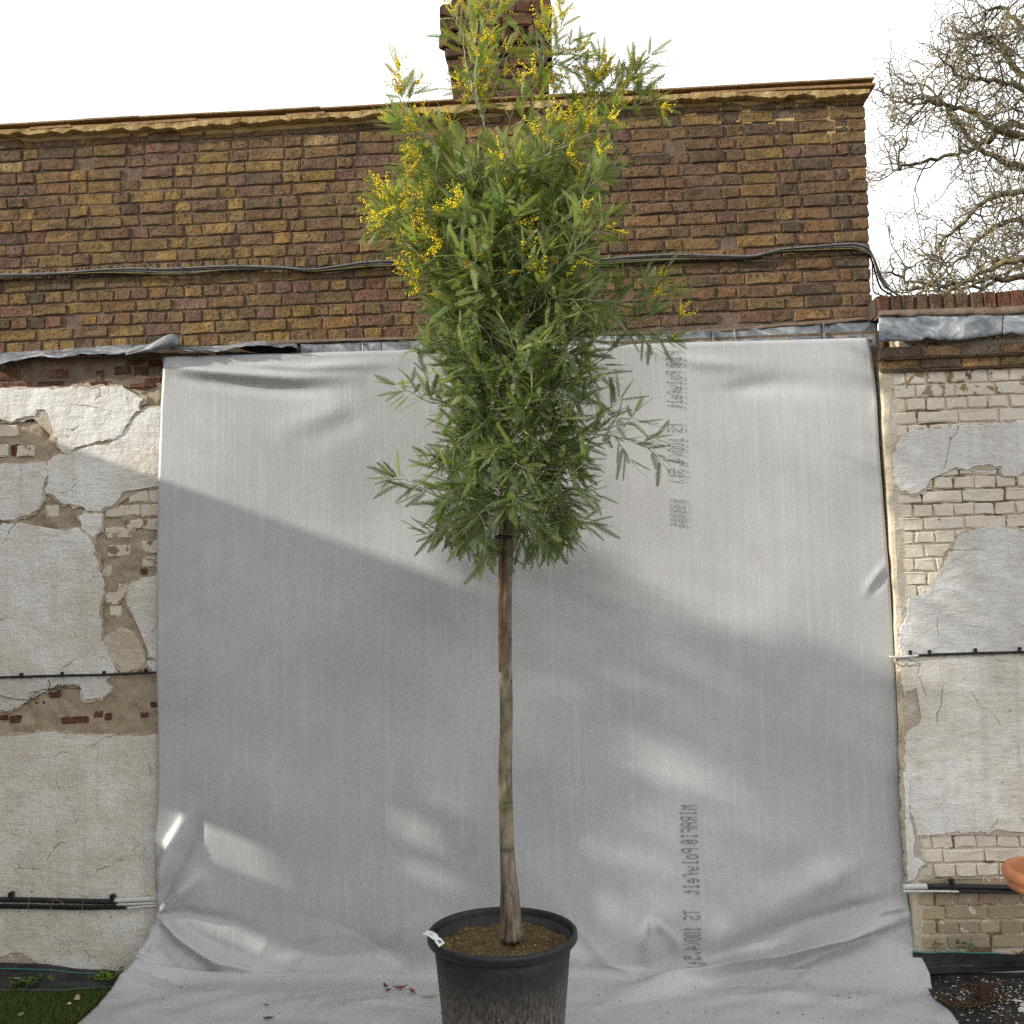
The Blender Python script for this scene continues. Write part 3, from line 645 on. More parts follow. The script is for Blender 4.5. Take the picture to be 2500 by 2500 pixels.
# corbel courses, lead and soldier coping
for (py, hh, oo) in ((857, 0.062, 0.055), (886, 0.056, 0.03)):
    x = ule(1)-0.03; u2, v2 = uv(2300, py, RO+oo)
    while x < uEnd-0.3:
        wd = 0.215*random.uniform(0.93, 1.04); c = vary(random.choice([(0.34, 0.23, 0.10), (0.17, 0.145, 0.125), (0.15, 0.13, 0.12), (0.24, 0.15, 0.09)]))
        put_brick(rw, x+wd/2, v2+KS*(x+wd/2-u2), wd, hh, RO+oo, BRK_O, c); x += wd+0.008
    slab('corbel_mortar', ule(1)-0.02, uEnd-0.3, v2-KS*u2-0.036, v2-KS*u2+0.036, RO+oo-0.008, RO-0.005, MORT, rw)
ragged_strip('flashing', [(2146, 770), (2300, 764), (2450, 762)], [(2146, 833), (2200, 834), (2248, 831), (2262, 822), (2290, 830), (2340, 830), (2400, 822), (2446, 816)], RO-0.04, RO+0.085, LEAD, rw, 5, 0.008, 0.005, 70, 3)
ragged_strip('flashing', [(2452, 764), (2560, 758)], [(2449, 816), (2470, 812), (2490, 818), (2560, 810)], RO-0.04, RO+0.09, LEAD, rw, 5, 0.008, 0.005, 30, 3)
ragged_strip('mortar_fillet', [(2146, 758), (2560, 744)], [(2146, 772), (2560, 764)], RO-0.05, RO-0.02, MORT, rw, 2, 0.012, 0.1, 60, 5)
x, _ = uv(2142, 740, RO-0.05); us_, vs_ = uv(2300, 737, RO-0.05)
while x < uEnd-0.3:
    wd = 0.066*random.uniform(0.96, 1.08); h = 0.105*random.uniform(0.96, 1.04)
    o = bpy.data.objects.new('coping_brick', brick_mesh(0.066, 0.105, BRK_O, 0.2)); o.color = (*vary(random.choice([(0.13, 0.062, 0.042), (0.115, 0.07, 0.05), (0.10, 0.065, 0.05), (0.15, 0.055, 0.04)])), 1)
    link(o, rw); o.matrix_basis = brick_matrix(x+wd/2, vs_+KS*(x-us_), RO-0.055+random.uniform(-.006, .006), random.uniform(-.03, .03), wd/0.066, h/0.105)
    x += wd+random.uniform(0.006, 0.012)
slab('coping_mortar', uv(2142, 740, RO)[0]+0.01, uEnd-0.3, vs_-KS*us_-0.06, vs_-KS*us_+0.038, RO-0.065, RO-0.24, MORT_D, rw)

# ------------------------------------------------------------------ chimney
cy = 6.75
chim = thing('chimney', aty(1212, 262, cy), 'dark red brick chimney with corbelled head and dog-tooth course behind the mimosa top', 'chimney')
CRED = (0.088, 0.034, 0.027)
FRC = Matrix.Rotation(R(-3.5), 4, 'Z')
def cbrick(x, z, wd, h, yoff, rot=0.0, d=0.11):
    o = bpy.data.objects.new('brick', brick_mesh(min((0.105, 0.218), key=lambda q: abs(q-wd)), 0.065, BRK_O, d)); bw = 0.105 if abs(wd-.105) < abs(wd-.218) else 0.218
    o.color = (*vary(CRED, 0.3), 1); link(o, chim)
    o.matrix_basis = Matrix.Translation((cx, cy, 0)) @ FRC @ Matrix.Translation((x, yoff, z)) @ Matrix.Rotation(rot, 4, 'Z') @ Matrix.Diagonal((wd/bw, 1, h/0.065, 1))
cx = aty(1214, 200, cy).x
def czs(py): return aty(1214, py, cy).z
chw = (1326-1100)/2/FPX*6.95
zz = lambda a, b: (czs(a)+czs(b))/2
rows = [(-8, 18, .0, 0.0), (22, 47, .075, -.075), (49, 77, .072, -.07), (119, 140, .045, -.045), (142, 166, .025, -.025), (168, 190, .008, -.01)]
y = 192
while y < 285: rows.append((y, y+26, 0.0, 0.0)); y += 28
rows.insert(0, (-38, -10, 0.0, 0.0)); rows.insert(0, (-66, -40, 0.0, 0.0))
for i, (a, b, ex, yo) in enumerate(rows):
    hw_ = chw+ex; h = czs(a)-czs(b)-0.006; x = -hw_; k = 0
    while x < hw_-0.02:
        wd = (0.218 if (k+i) % 2 else 0.105); wd = min(wd, hw_-x)
        if hw_-x-wd < 0.05: wd = hw_-x
        cbrick(x+wd/2, zz(a, b), wd, h, yo); x += wd+0.009; k += 1
for k in range(7):                                           # dog-tooth course
    cbrick(-chw-0.03+(2*chw+0.06)*(k+0.5)/7, zz(80, 116), 0.105, 0.10, -0.055, R(45), 0.105)
g = Geo()
for (a, b, ex, yo) in rows+[(78, 118, -0.01, 0.02)]:
    hw_ = chw+ex-0.008; p = Matrix.Translation((cx, cy, 0)) @ FRC
    z0, z1 = czs(b+2), czs(a-2); yb = yo+0.008
    vs = [p @ V(q) for q in ((-hw_, yb, z0), (hw_, yb, z0), (hw_, 2*chw-yo, z0), (-hw_, 2*chw-yo, z0), (-hw_, yb, z1), (hw_, yb, z1), (hw_, 2*chw-yo, z1), (-hw_, 2*chw-yo, z1))]
    g.add(vs, [(3, 2, 1, 0), (4, 5, 6, 7), (0, 1, 5, 4), (1, 2, 6, 5), (2, 3, 7, 6), (3, 0, 4, 7)], (0.05, 0.025, 0.022, 1))
g.obj('core', BRK_J, chim)
g = Geo()                                                     # mossy mortar flaunching
pm = Matrix.Translation((cx, cy, 0)) @ FRC
pts = [pm @ V((lerp(-chw-.06, chw+.07, t/30), -0.06+0.015*fbm((t, 0, 1)), czs(20)+0.006*fbm((t*.7, 2, 1)))) for t in range(31)]
g.tube(pts, [0.012+0.006*fbm((t*.9, 5, 1)) for t in range(31)], 6); g.obj('mossy_mortar', simple('moss', (0.14, 0.125, 0.065), 0.95, 0.1, 0.8, 60, 0.4), chim)
g = Geo(); g.box(V((cx, cy+0.35, czs(285)-0.35)), V((chw+.1, 0, 0)), V((0, 0.35, 0)), V((0, 0, 0.35))); g.obj('base', MORT, chim)

# ------------------------------------------------------------------ cables and pipes
ub_ = thing('cable_bundle', onwall(1000, 640, UPOFF), 'bundle of grey and black cables strapped across the tall brick wall', 'cables')
cpts = [(-60, 678), (0, 675), (130, 669), (250, 662), (330, 661), (400, 663), (470, 660), (560, 654), (680, 654), (760, 660), (840, 652), (900, 645), (1050, 641), (1250, 640), (1450, 639), (1530, 634), (1640, 628), (1740, 627), (1830, 627), (1868, 620), (1910, 611), (1990, 606), (2050, 602), (2090, 602), (2116, 610)]
tails = [[(2132, 628, -.05), (2146, 665, -.10), (2165, 700, -.16), (2195, 722, -.2)], [(2134, 632, -.04), (2148, 680, -.12), (2170, 706, -.18), (2205, 726, -.22)],
         [(2130, 640, -.05), (2140, 675, -.10), (2152, 705, -.16), (2180, 722, -.22)], [(2128, 634, -.05), (2131, 680, -.06), (2134, 712, -.08), (2160, 724, -.18)], [(2136, 636, -.04), (2155, 678, -.1), (2178, 704, -.16), (2205, 718, -.22)]]
for i, (dy, do, r, mt, ph) in enumerate([(-4, .022, .0075, CABG, 0.0), (2, .030, .006, CABG, 2.0), (5, .020, .006, CABK, 4.0), (-1, .036, .004, CABK, 1.0), (4, .034, .003, CABY, 3.3)]):
    pts = [onwall(a, b+dy+2.5*math.sin(a*0.011+ph), UPOFF+do) for a, b in cpts]+[onwall(a, b, UPOFF+do+o) for a, b, o in tails[i]]
    g = Geo(); g.tube(smoothline(pts, 5), r, 7); g.obj('cable', mt, ub_, True)
for a in (47, 125, 360, 447, 585, 748, 895, 1690, 1870, 1933, 1993, 2028, 2080):
    b = table(a, cpts); g = Geo(); c = onwall(a, b, UPOFF+.026); pts = []
    for k in range(13):
        an = 2*math.pi*k/12; pts.append(c+Z*0.020*math.cos(an)+N*0.020*math.sin(an))
    g.tube(pts, 0.0026, 5, cap=False); g.obj('cable_tie', CABK, ub_, True)
def line_cable(name, pts, off, r, mat, parent): 
    g = Geo(); g.tube(smoothline([onwall(a, b, off) for a, b in pts], 6), r, 7); return g.obj(name, mat, parent, True)
def clip(a, b, off, parent, s=0.012, mat=CABK):
    g = Geo(); c = onwall(a, b, off); g.box(c, U*s*0.55, N*s*0.8, Z*s); g.tube([c+Z*s*0.5, c+Z*s*0.5+N*s*1.4], s*0.35, 6); g.obj('clip', mat, parent)
t = thing('thin_cable', onwall(190, 1648), 'thin black cable clipped along plastered wall, left of the backdrop', 'cable')
line_cable('cable', [(-60, 1655), (60, 1652), (160, 1649), (260, 1647), (392, 1641)], 0.03, 0.0075, CABK, t)
for a, b in ((52, 1648), (152, 1645), (254, 1643), (356, 1638)): clip(a, b, 0.03, t)
t = thing('thin_cable', onwall(2340, 1597, RO), 'thin black cable clipped along painted wall, right of the backdrop', 'cable')
line_cable('cable', [(2240, 1600), (2300, 1597), (2400, 1594), (2560, 1590)], RO+0.018, 0.007, CABK, t)
tag(line_cable('painted_cable_end', [(2172, 1604), (2210, 1603), (2242, 1600)], RO+0.02, 0.007, CABW, t), 'end painted over in white')
for a, b in ((2222, 1593), (2269, 1592), (2381, 1588), (2489, 1585)): clip(a, b, RO+0.018, t)
t = thing('pipe_bundle', onwall(190, 2204), 'black and white painted pipes along the foot of plastered wall', 'pipes')
line_cable('pipe', [(-60, 2196), (60, 2197), (180, 2200), (290, 2202)], 0.035, 0.015, CABK, t)
tag(line_cable('pipe', [(278, 2199), (330, 2196), (396, 2193)], 0.036, 0.0145, CABW, t), 'white painted pipe end')
line_cable('pipe', [(-60, 2209), (60, 2211), (180, 2213), (302, 2213)], 0.04, 0.008, CABK, t)
line_cable('pipe', [(-60, 2215), (100, 2217), (200, 2219), (312, 2217)], 0.035, 0.007, CABK, t)
line_cable('pipe', [(285, 2208), (330, 2207), (396, 2203)], 0.042, 0.007, CABW, t); line_cable('pipe', [(310, 2217), (350, 2213), (396, 2210)], 0.04, 0.007, CABW, t)
for a, b in ((28, 2186), (275, 2192)): clip(a, b, 0.04, t, 0.020)
g = Geo(); g.tube(smoothline([onwall(122, 2224, .06), onwall(130, 2200, .062), onwall(140, 2197, .06), onwall(158, 2208, .065)], 4), .0025, 5); g.obj('string_tie', DIRT, t)
for a in (70, 202): 
    g = Geo(); g.tube([onwall(a, 2190, .056), onwall(a+1, 2205, .058), onwall(a-2, 2222, .05)], .0025, 5); g.obj('string_tie', DIRT, t)
t = thing('pipe_bundle', onwall(2350, 2168, RO), 'black pipes painted white at one end, low on painted brick wall', 'pipes')
tag(line_cable('pipe', [(2205, 2165), (2240, 2164), (2262, 2164)], RO+0.03, 0.0155, CABW, t), 'white painted pipe end')
line_cable('pipe', [(2255, 2164), (2350, 2165), (2450, 2167), (2560, 2168)], RO+0.03, 0.015, CABK, t)
line_cable('pipe', [(2280, 2178), (2400, 2178), (2560, 2180)], RO+0.035, 0.008, CABK, t); line_cable('pipe', [(2205, 2176), (2290, 2176), (2340, 2177)], RO+0.04, 0.0065, CABW, t)
clip(2323, 2154, RO+0.03, t, 0.018); clip(2498, 2160, RO+0.03, t, 0.014)

# ------------------------------------------------------------------ grey backdrop sheet
O0 = 0.085
eL = []; eR = []
for a, b in ((402, 878), (399, 905), (391, 1000), (386, 1200), (384, 1400), (383, 1700), (381, 2100), (381, 2225)):
    u_, v_ = uv(a, b, O0); eL.append((v_, u_))
for a, b in ((2122, 832), (2130, 870), (2138, 950), (2150, 1150), (2168, 1400), (2188, 1700), (2205, 2000), (2217, 2220)):
    u_, v_ = uv(a, b, O0); eR.append((v_, u_))
def gpt(px, py): p = onground(px, py, 0.012)-O; return -(p.dot(N)-O0), p.dot(U)
for (a, b) in ((268, 2430), (190, 2500)): eL.append(gpt(a, b))
for (a, b) in ((2258, 2400), (2282, 2440), (2335, 2500)): eR.append(gpt(a, b))
eL.append((-2.0, eL[-1][1]-0.05)); eR.append((-2.0, eR[-1][1]+0.05))
eL.sort(); eR.sort()
vTL = uv(402, 880, O0)[1]; vTR = uv(2122, 832, O0)[1]
FOLDS = []
def sb(px, py):                                # pixel -> (u, b) on the undeformed sheet
    u_, v_ = uv(px, py, O0)
    if v_ > 0.10: return u_, v_
    p = onground(px, py, 0.012)-O; b = -(p.dot(N)-O0)
    return p.dot(U), min(b, 0.10) if v_ < 0 else lerp(min(b, .05), v_, max(0, v_)/0.10)
def fold(pts, amp, wd, taper=True):
    FOLDS.append(([sb(*p) for p in pts], amp, wd, taper))
fold([(400, 898), (520, 915), (700, 928), (900, 925)], 0.028, 0.028); fold([(420, 925), (560, 943), (720, 957), (860, 950)], -0.018, 0.03)
fold([(560, 895), (760, 903), (1000, 890)], 0.015, 0.02)
fold([(860, 990), (760, 1030), (640, 1065)], 0.006, 0.06); fold([(900, 1020), (800, 1060), (690, 1090)], -0.004, 0.06)
fold([(385, 2190), (420, 2070), (480, 1950)], 0.035, 0.026); fold([(386, 2215), (445, 2100), (500, 1990)], -0.03, 0.028); fold([(384, 2170), (402, 2090), (425, 2030)], 0.02, 0.014)
fold([(382, 2238), (430, 2195), (500, 2130)], 0.05, 0.028); fold([(384, 2242), (450, 2235), (560, 2260), (640, 2290)], -0.02, 0.03)
fold([(384, 2245), (450, 2300), (560, 2355), (700, 2390)], 0.075, 0.038); fold([(384, 2260), (420, 2330), (500, 2390), (640, 2430)], -0.03, 0.04)
fold([(355, 2330), (370, 2360), (400, 2380)], 0.02, 0.015); fold([(390, 2320), (410, 2350)], 0.02, 0.014)
fold([(2216, 2236), (2120, 2268), (2000, 2305), (1880, 2352), (1760, 2385), (1600, 2420), (1450, 2440)], 0.11, 0.045)
fold([(2200, 2255), (2060, 2310), (1900, 2375), (1700, 2420)], -0.035, 0.05)
fold([(2180, 2195), (2050, 2235), (1900, 2280), (1740, 2340)], -0.03, 0.04); fold([(2100, 2110), (1950, 2180), (1820, 2250), (1720, 2330)], 0.04, 0.08)
fold([(2215, 2215), (2150, 2225), (2090, 2262)], 0.02, 0.015)
fold([(1592, 2230), (1580, 2290), (1565, 2370)], 0.035, 0.03); fold([(1600, 2240), (1650, 2300), (1660, 2340)], 0.02, 0.025); fold([(1620, 2240), (1640, 2310)], -0.015, 0.02)
fold([(1170, 1960), (1160, 2060), (1172, 2150)], 0.006, 0.009); fold([(1155, 1900), (1180, 1800)], 0.006, 0.02)
fold([(2168, 1372), (2130, 1420), (2100, 1470)], 0.012, 0.014); fold([(2168, 1400), (2120, 1460)], -0.01, 0.014); fold([(2150, 900), (2145, 980), (2130, 1030)], 0.008, 0.012)
fold([(1750, 960), (1900, 940), (2100, 960)], -0.012, 0.05); fold([(1560, 850), (1700, 890), (1900, 900)], 0.010, 0.03)
fold([(1380, 2330), (1250, 2360), (1120, 2380)], -0.02, 0.05); fold([(700, 2330), (900, 2345), (1050, 2330)], -0.025, 0.05)
fold([(640, 2380), (800, 2372), (1000, 2378), (1080, 2384)], 0.03, 0.05)
fold([(700, 2450), (790, 2425), (820, 2405)], 0.018, 0.015); fold([(800, 2430), (780, 2460), (730, 2490)], 0.02, 0.012); fold([(870, 2470), (960, 2460), (1060, 2470)], 0.015, 0.02)
fold([(1960, 2400), (1990, 2430), (2080, 2480)], 0.012, 0.015); fold([(2000, 2390), (2030, 2425)], -0.01, 0.012); fold([(1700, 2450), (1900, 2440), (2100, 2460)], 0.012, 0.04)
fold([(500, 2440), (640, 2420), (760, 2450)], 0.012, 0.03)
SEGS = []
for pts, amp, wd, tp in FOLDS:
    L = [0]
    for p, q in zip(pts, pts[1:]): L.append(L[-1]+math.hypot(q[0]-p[0], q[1]-p[1]))
    SEGS.append((np.array(pts), np.array(L), amp, wd, tp))
def disp(u, b):
    """fold height at arrays u, b"""
    d = np.zeros_like(u)
    for pts, L, amp, wd, tp in SEGS:
        best = np.full_like(u, 1e9); tt = np.zeros_like(u)
        for i in range(len(pts)-1):
            p, q = pts[i], pts[i+1]; e = q-p; l2 = e@e
            t = np.clip(((u-p[0])*e[0]+(b-p[1])*e[1])/l2, 0, 1)
            dd = np.hypot(u-p[0]-t*e[0], b-p[1]-t*e[1]); m = dd < best
            best = np.where(m, dd, best); tt = np.where(m, (L[i]+t*math.sqrt(l2))/L[-1], tt)
        env = np.clip(tt*5, 0.15, 1)*np.clip((1-tt)*2.2, 0, 1) if tp else 1
        w_ = wd*(0.75+0.9*tt)
        d += 1.25*amp*env*np.exp(-(best/w_)**2)
    return d
def sheet_pts(q, b):
    """points of the sheet at arrays q (0..1 across) and b (height, or minus the distance out on the floor)"""
    tL = np.array(eL); tR = np.array(eR)
    uL = np.interp(b, tL[:, 0], tL[:, 1]); uRr = np.interp(b, tR[:, 0], tR[:, 1]); u = uL+(uRr-uL)*q
    Rq = 0.09+0.30*np.exp(-(q/0.07)**2)+0.22*np.clip((q-0.62)/0.38, 0, 1)
    a = np.arccos(np.clip(b/(Rq*math.sqrt(2)), -1, 1))-math.pi/4
    a = np.clip(a, 0, math.pi/2)
    off = np.where(b >= Rq, O0, np.where(b <= -Rq, O0-b, O0+Rq*(1-np.cos(a)))); z = np.where(b >= Rq, b, np.where(b <= -Rq, 0, Rq*(1-np.sin(a))))
    a = np.where(b >= Rq, 0, np.where(b <= -Rq, math.pi/2, a))
    lf = 0.020*np.sin(u*1.3+b*0.9)*np.sin(b*1.7+0.6)+0.008*np.sin(u*3.1-b*2.3+1)*np.sin(b*3.3+u)+0.004*np.sin(u*7+b*5)*np.sin(b*6.1-u*2)
    low = np.clip((1.7-b)/1.0, 0, 1); lf = lf+low*(0.032*np.sin(3.4*(u*0.8-b)+1.2*np.sin(u*1.7))*np.sin(1.5*u+0.8*b+0.5)+0.010*np.sin(8.0*(u*0.6+b)+np.sin(u*3))*np.sin(2.2*u-1.4*b))
    fl = np.clip((0.02-b)/0.3, 0, 1)
    wr = fl*(0.022*np.abs(np.sin(u*4.1+b*7+np.sin(u*2.3)*1.5))*np.sin(b*5+u*2.1)+0.010*np.sin(u*11+np.sin(b*9)*2)*np.sin(b*13-u*5)+0.010)
    cr = np.exp(-((b-0.02)/0.28)**2); wr = wr+cr*(0.034*(1-np.abs(np.sin(3.2*u+4.5*b+1.3*np.sin(2.1*u)))**0.6)*np.sin(1.9*u+2*b)+0.014*(1-np.abs(np.sin(7.3*u-6*b+np.sin(5*u)))**0.5))
    d = disp(u, b)+lf*(1-0.7*fl)+wr
    d = np.where(b < 0.02, np.maximum(d, 0.003), d); d = np.maximum(d, -0.055)
    nx = np.cos(a); nz_ = np.sin(a)
    off = off+d*nx; z = z+d*nz_+0.012*(b < 9)
    P = np.empty(u.shape+(3,))
    for k in range(3): P[..., k] = O[k]+U[k]*u+N[k]*off+Z[k]*z
    return P
NQ = 240
q = np.linspace(0, 1, NQ+1)
tv = np.linspace(0, 1, 190); bf = np.concatenate([np.linspace(0.5, -0.75, 130)[1:], np.linspace(-0.75, -1.9, 50)[1:]])
vt = vTL+(vTR-vTL)*q
B = np.concatenate([vt[None, :]*(1-tv[:, None])+0.5*tv[:, None], np.repeat(bf[:, None], NQ+1, 1)])
Q = np.repeat(q[None, :], B.shape[0], 0)
P = sheet_pts(Q, B)
wrap = [P[0]+np.array(Z)*0.016-np.array(N)*0.03, P[0]+np.array(Z)*0.012-np.array(N)*0.008]      # fabric turned back over its batten
P = np.concatenate([np.array(wrap), P]); nr_ = P.shape[0]
idx = np.arange(nr_*(NQ+1)).reshape(nr_, NQ+1)
quads = np.stack([idx[:-1, :-1], idx[1:, :-1], idx[1:, 1:], idx[:-1, 1:]], -1).reshape(-1, 4)
back = thing('backdrop_sheet', W(0, 0, 0.3), 'large grey geotextile backdrop sheet hung on the wall and swept onto the floor', 'backdrop')
so_ = link(bpy.data.objects.new('fabric', npmesh('fabric', P.reshape(-1, 3), quads, SHEET, smooth=True)), back)
md = so_.modifiers.new('t', 'SOLIDIFY'); md.thickness = 0.0025; md.offset = -1
g = Geo(); g.tube([onwall(398, 879, 0.045), onwall(1300, 854, 0.045), onwall(2128, 831, 0.045)], 0.018, 4); g.obj('batten', simple('batten_wood', (0.4, 0.33, 0.25)), back)
# dot-matrix lettering seen through the fabric from behind (mirrored, running down)
FONT = {'M': '10001 11011 10101 10101 10001 10001 10001', 'I': '01110 00100 00100 00100 00100 00100 01110', 'R': '11110 10001 10001 11110 10100 10010 10001',
 'A': '01110 10001 10001 11111 10001 10001 10001', 'F': '11111 10000 10000 11110 10000 10000 10000', '@': '01110 10001 11101 11011 11101 10001 01110', 'P': '11110 10001 10001 11110 10000 10000 10000',
 'o': '00000 00000 01110 10001 10001 10001 01110', 'l': '01100 00100 00100 00100 00100 00100 01110', 'y': '00000 00000 10001 10001 01111 00001 01110', 'f': '00110 01001 01000 11100 01000 01000 01000',
 'e': '00000 00000 01110 10001 11111 10000 01110', 't': '01000 01000 11100 01000 01000 01001 00110', 'T': '11111 00100 00100 00100 00100 00100 00100', 'S': '01111 10000 10000 01110 00001 00001 11110',
 '1': '00100 01100 00100 00100 00100 00100 01110', '0': '01110 10001 10001 10001 10001 10001 01110', '(': '00010 00100 01000 01000 01000 00100 00010', ')': '01000 00100 00010 00010 00010 00100 01000',
 '4': '00010 00110 01010 10010 11111 00010 00010', '.': '00000 00000 00000 00000 00000 01100 01100', '5': '11111 10000 11110 00001 00001 10001 01110', '6': '00110 01000 10000 11110 10001 10001 01110',
 '3': '11111 00010 00100 00010 00001 10001 01110', '9': '01110 10001 10001 01111 00001 00010 01100', '8': '01110 10001 10001 01110 10001 10001 01110'}
INKG = [None]
def dash(px, py, wx, wy):
    P4 = []
    for (a, b) in ((-wx, -wy), (wx, -wy), (wx, wy), (-wx, wy)):
        u_, b_ = sb(px+a, py+b); uL = table(b_, eL); uR = table(b_, eR)
        P4.append(((u_-uL)/(uR-uL), b_))
    A = sheet_pts(np.array([p[0] for p in P4]), np.array([p[1] for p in P4]))
    vs = [V(x)+N*0.0075+Z*0.001 for x in A]; INKG[0].add(vs, [(0, 1, 2, 3)])
def text(s, xl, xr, y0, y1, dx=0.0, thin=1.0):
    """xl = tops of the letters, xr = feet; written downwards"""
    n = len(s); adv = (y1-y0)/n
    for i, ch in enumerate(s):
        if ch == ' ': continue
        INKG[0] = Geo()
        for r_, bits in enumerate(FONT[ch].split()):
            for c_, bit in enumerate(bits):
                if bit == '1':
                    yy = y0+(i+(c_+0.5)/6.2)*adv; xx = lerp(xl, xr, (r_+0.5)/7)+dx*(yy-y0)
                    xx += random.uniform(-.25, .25)
                    dash(xx, yy, (xr-xl)/7*0.52, adv/6.2*0.36*thin)
        INKG[0].obj('printed_letter', INK, back)
text('FI@', 1625, 1664, 862, 903, 0.02); text('Polyfelt', 1626, 1665, 911, 1005, 0.022); text('TS', 1629, 1667, 1037, 1063, 0.022)
text('100(4.5t)', 1630, 1669, 1075, 1188, 0.022); text('635984', 1635, 1653, 1224, 1292, 0.02); text('635984', 1655, 1673, 1226, 1296, 0.02)
text('MIRAFI@', 1660, 1700, 1969, 2066, 0.02); text('Polyfelt', 1663, 1703, 2073, 2186, 0.025); text('TS', 1666, 1706, 2220, 2248, 0.025); text('100(4.5t)', 1668, 1709, 2264, 2378, 0.025)

# ------------------------------------------------------------------ side wall of the yard (left, just out of the picture): its top edge throws the slanting shade
XS = -3.75
def trace(px, py):                                  # where the sun ray that lands on the sheet at this pixel crosses the side wall
    p = onwall(px, py, O0); k = (XS-p.x)/sun_to.x; return p+sun_to*k
e1 = trace(398, 1162); e2 = trace(1250, 1480); ztop = (e1.z+e2.z)/2
side = thing('side_wall', V((XS, 3, 0)), 'pale rendered side wall with openings added for the sun patches, closing the yard beyond the left edge', 'wall')
holes = []  # unseen openings, added so that sun patches land on the sheet
for (a, b, c_, d_) in ((415, 1960, 690, 2170), (420, 2195, 660, 2345), (1000, 1985, 1075, 2070), (1020, 2100, 1090, 2160), (1130, 1930, 1180, 1990), (1475, 2035, 1540, 2100), (1420, 2300, 1520, 2360), (1740, 2200, 1840, 2300), (880, 2290, 960, 2350), (1625, 1985, 1690, 2050), (1640, 2095, 1700, 2150), (1590, 2210, 1660, 2300)):
    if a > 900: a -= 22; b -= 22; c_ += 22; d_ += 22
    p, r_ = trace(a, b), trace(c_, d_); q2, s_ = trace(a, d_), trace(c_, b)
    ys = [x.y for x in (p, r_, q2, s_)]; zs = [p.z, r_.z]
    holes.append((min(ys), max(ys), min(zs), max(zs)))
YH = trace(1330, 1510).y
cuts = sorted({6.05, -7.0, YH}.union({h[0] for h in holes}).union({h[1] for h in holes}))
for y0, y1 in zip(cuts, cuts[1:]):
    zc = sorted((h[2], h[3]) for h in holes if h[0] <= y0+1e-6 and h[1] >= y1-1e-6)
    z0 = -0.1; segs = []
    for a, b in zc:
        if a > z0: segs.append((z0, a))
        z0 = max(z0, b)
    segs.append((z0, ztop if y0 >= YH-1e-6 else ztop-1.15))
    for a, b in segs:
        if b-a < 0.005: continue
        g = Geo(); g.box(V((XS-0.06, (y0+y1)/2, (a+b)/2)), V((0.06, 0, 0)), V((0, (y1-y0)/2, 0)), V((0, 0, (b-a)/2))); g.obj('wall_panel', PLC, side)

hv = []; hf = []; ht = []  # unseen leaves added to soften and dapple the far shade edge
for _ in range(17000):
    y = YH+0.12-(random.random()**1.25)*4.5; fr = random.random()**0.85
    top_ = ztop+0.05+0.15*fbm((y*1.6, 3.0, 1.0), 3)-0.05*(YH-y)
    z = ztop-1.25+(top_+0.45-ztop+1.25)*fr**1.7
    if fbm((y*3.2, z*3.2, 9.0), 3) > 0.30+0.25*(1-fr): continue
    c = V((XS-0.06+random.uniform(-.22, .22), y, z))
    if any(h[0]-.02 < y < h[1]+.02 and h[2]-.02 < z < h[3]+.02 for h in holes): continue
    d = rv_(1).normalized(); e_ = d.cross(rv_(1)).normalized(); l = random.uniform(.03, .055); b = len(hv)
    hv += [c-d*l, c+e_*l*.55, c+d*l, c-e_*l*.55]; hf.append((b, b+1, b+2, b+3)); ht += [(*vary((0.06, 0.10, 0.03), .3), 1)]*4
shade_hedge = thing('shade_hedge', V((XS-0.06, 2.5, 0)), 'unseen leaf screen added beyond the left edge to soften the shade', 'shade_hedge')
tag(obj('foliage', hv, hf, LEAFY, shade_hedge, False, ht), kind='stuff')
g = Geo()
for k in range(9):
    y = YH-0.2-k*0.5; g.tube([V((XS-.3, y, -.05)), V((XS-.25, y+.03, 1.2)), V((XS-.06, y+.05, ztop-.2))], [.02, .016, .006], 6)
g.obj('stems', BARK, shade_hedge)

# ------------------------------------------------------------------ potted mimosa
TY = 4.6
TP = lambda px, py, dd=0.0: aty(px, py, TY+dd)
pc = TP(1226, 2270); RIMZ = 0.615
PR = 0.3475*0.995
pot = thing('plant_pot', V((pc.x, TY, 0.0)), 'big black plastic nursery pot with muddy sides holding the mimosa', 'pot')
def lathe(prof, cx_, cy_, n=72, wob=0.0):
    vs = []; fs = []
    for r_, z in prof:
        for k in range(n):
            a = 2*math.pi*k/n; rr = r_*(1+wob*math.sin(3*a+1)+wob*0.6*math.sin(2*a+z*3)); vs.append((cx_+rr*math.cos(a), cy_+rr*math.sin(a), z))
    m_ = len(prof)
    for i in range(m_-1):
        for k in range(n): fs.append((i*n+k, i*n+(k+1) % n, (i+1)*n+(k+1) % n, (i+1)*n+k))
    return vs, fs
vs, fs = lathe([(0.0, 0.03), (0.255, 0.03), (0.262, 0.035), (0.27, 0.1), (0.288, 0.30), (0.308, 0.50), (0.320, 0.584), (0.312, 0.584), (0.300, 0.5), (0.27, 0.2), (0.0, 0.2)], pc.x, TY, 80, 0.004)
obj('pot_body', vs, fs, POT, pot, True)
rim = [(0.318, 0.576), (0.330, 0.571), (0.341, 0.573), (0.346, 0.582), (PR, 0.597), (0.345, 0.608), (0.339, 0.614), (0.331, 0.615), (0.326, 0.609), (0.323, 0.595), (0.312, 0.54), (0.306, 0.50)]
vs, fs = lathe(rim, pc.x, TY, 80, 0.004); obj('pot_rim', vs, fs, simple('black_rim', (0.022, 0.023, 0.026), 0.45, 0.35, 0.15, 25, 0.4), pot, True)
SZ = 0.545
vs = [(pc.x, TY, SZ+0.02)]; fs = []; nr_, na = 26, 72
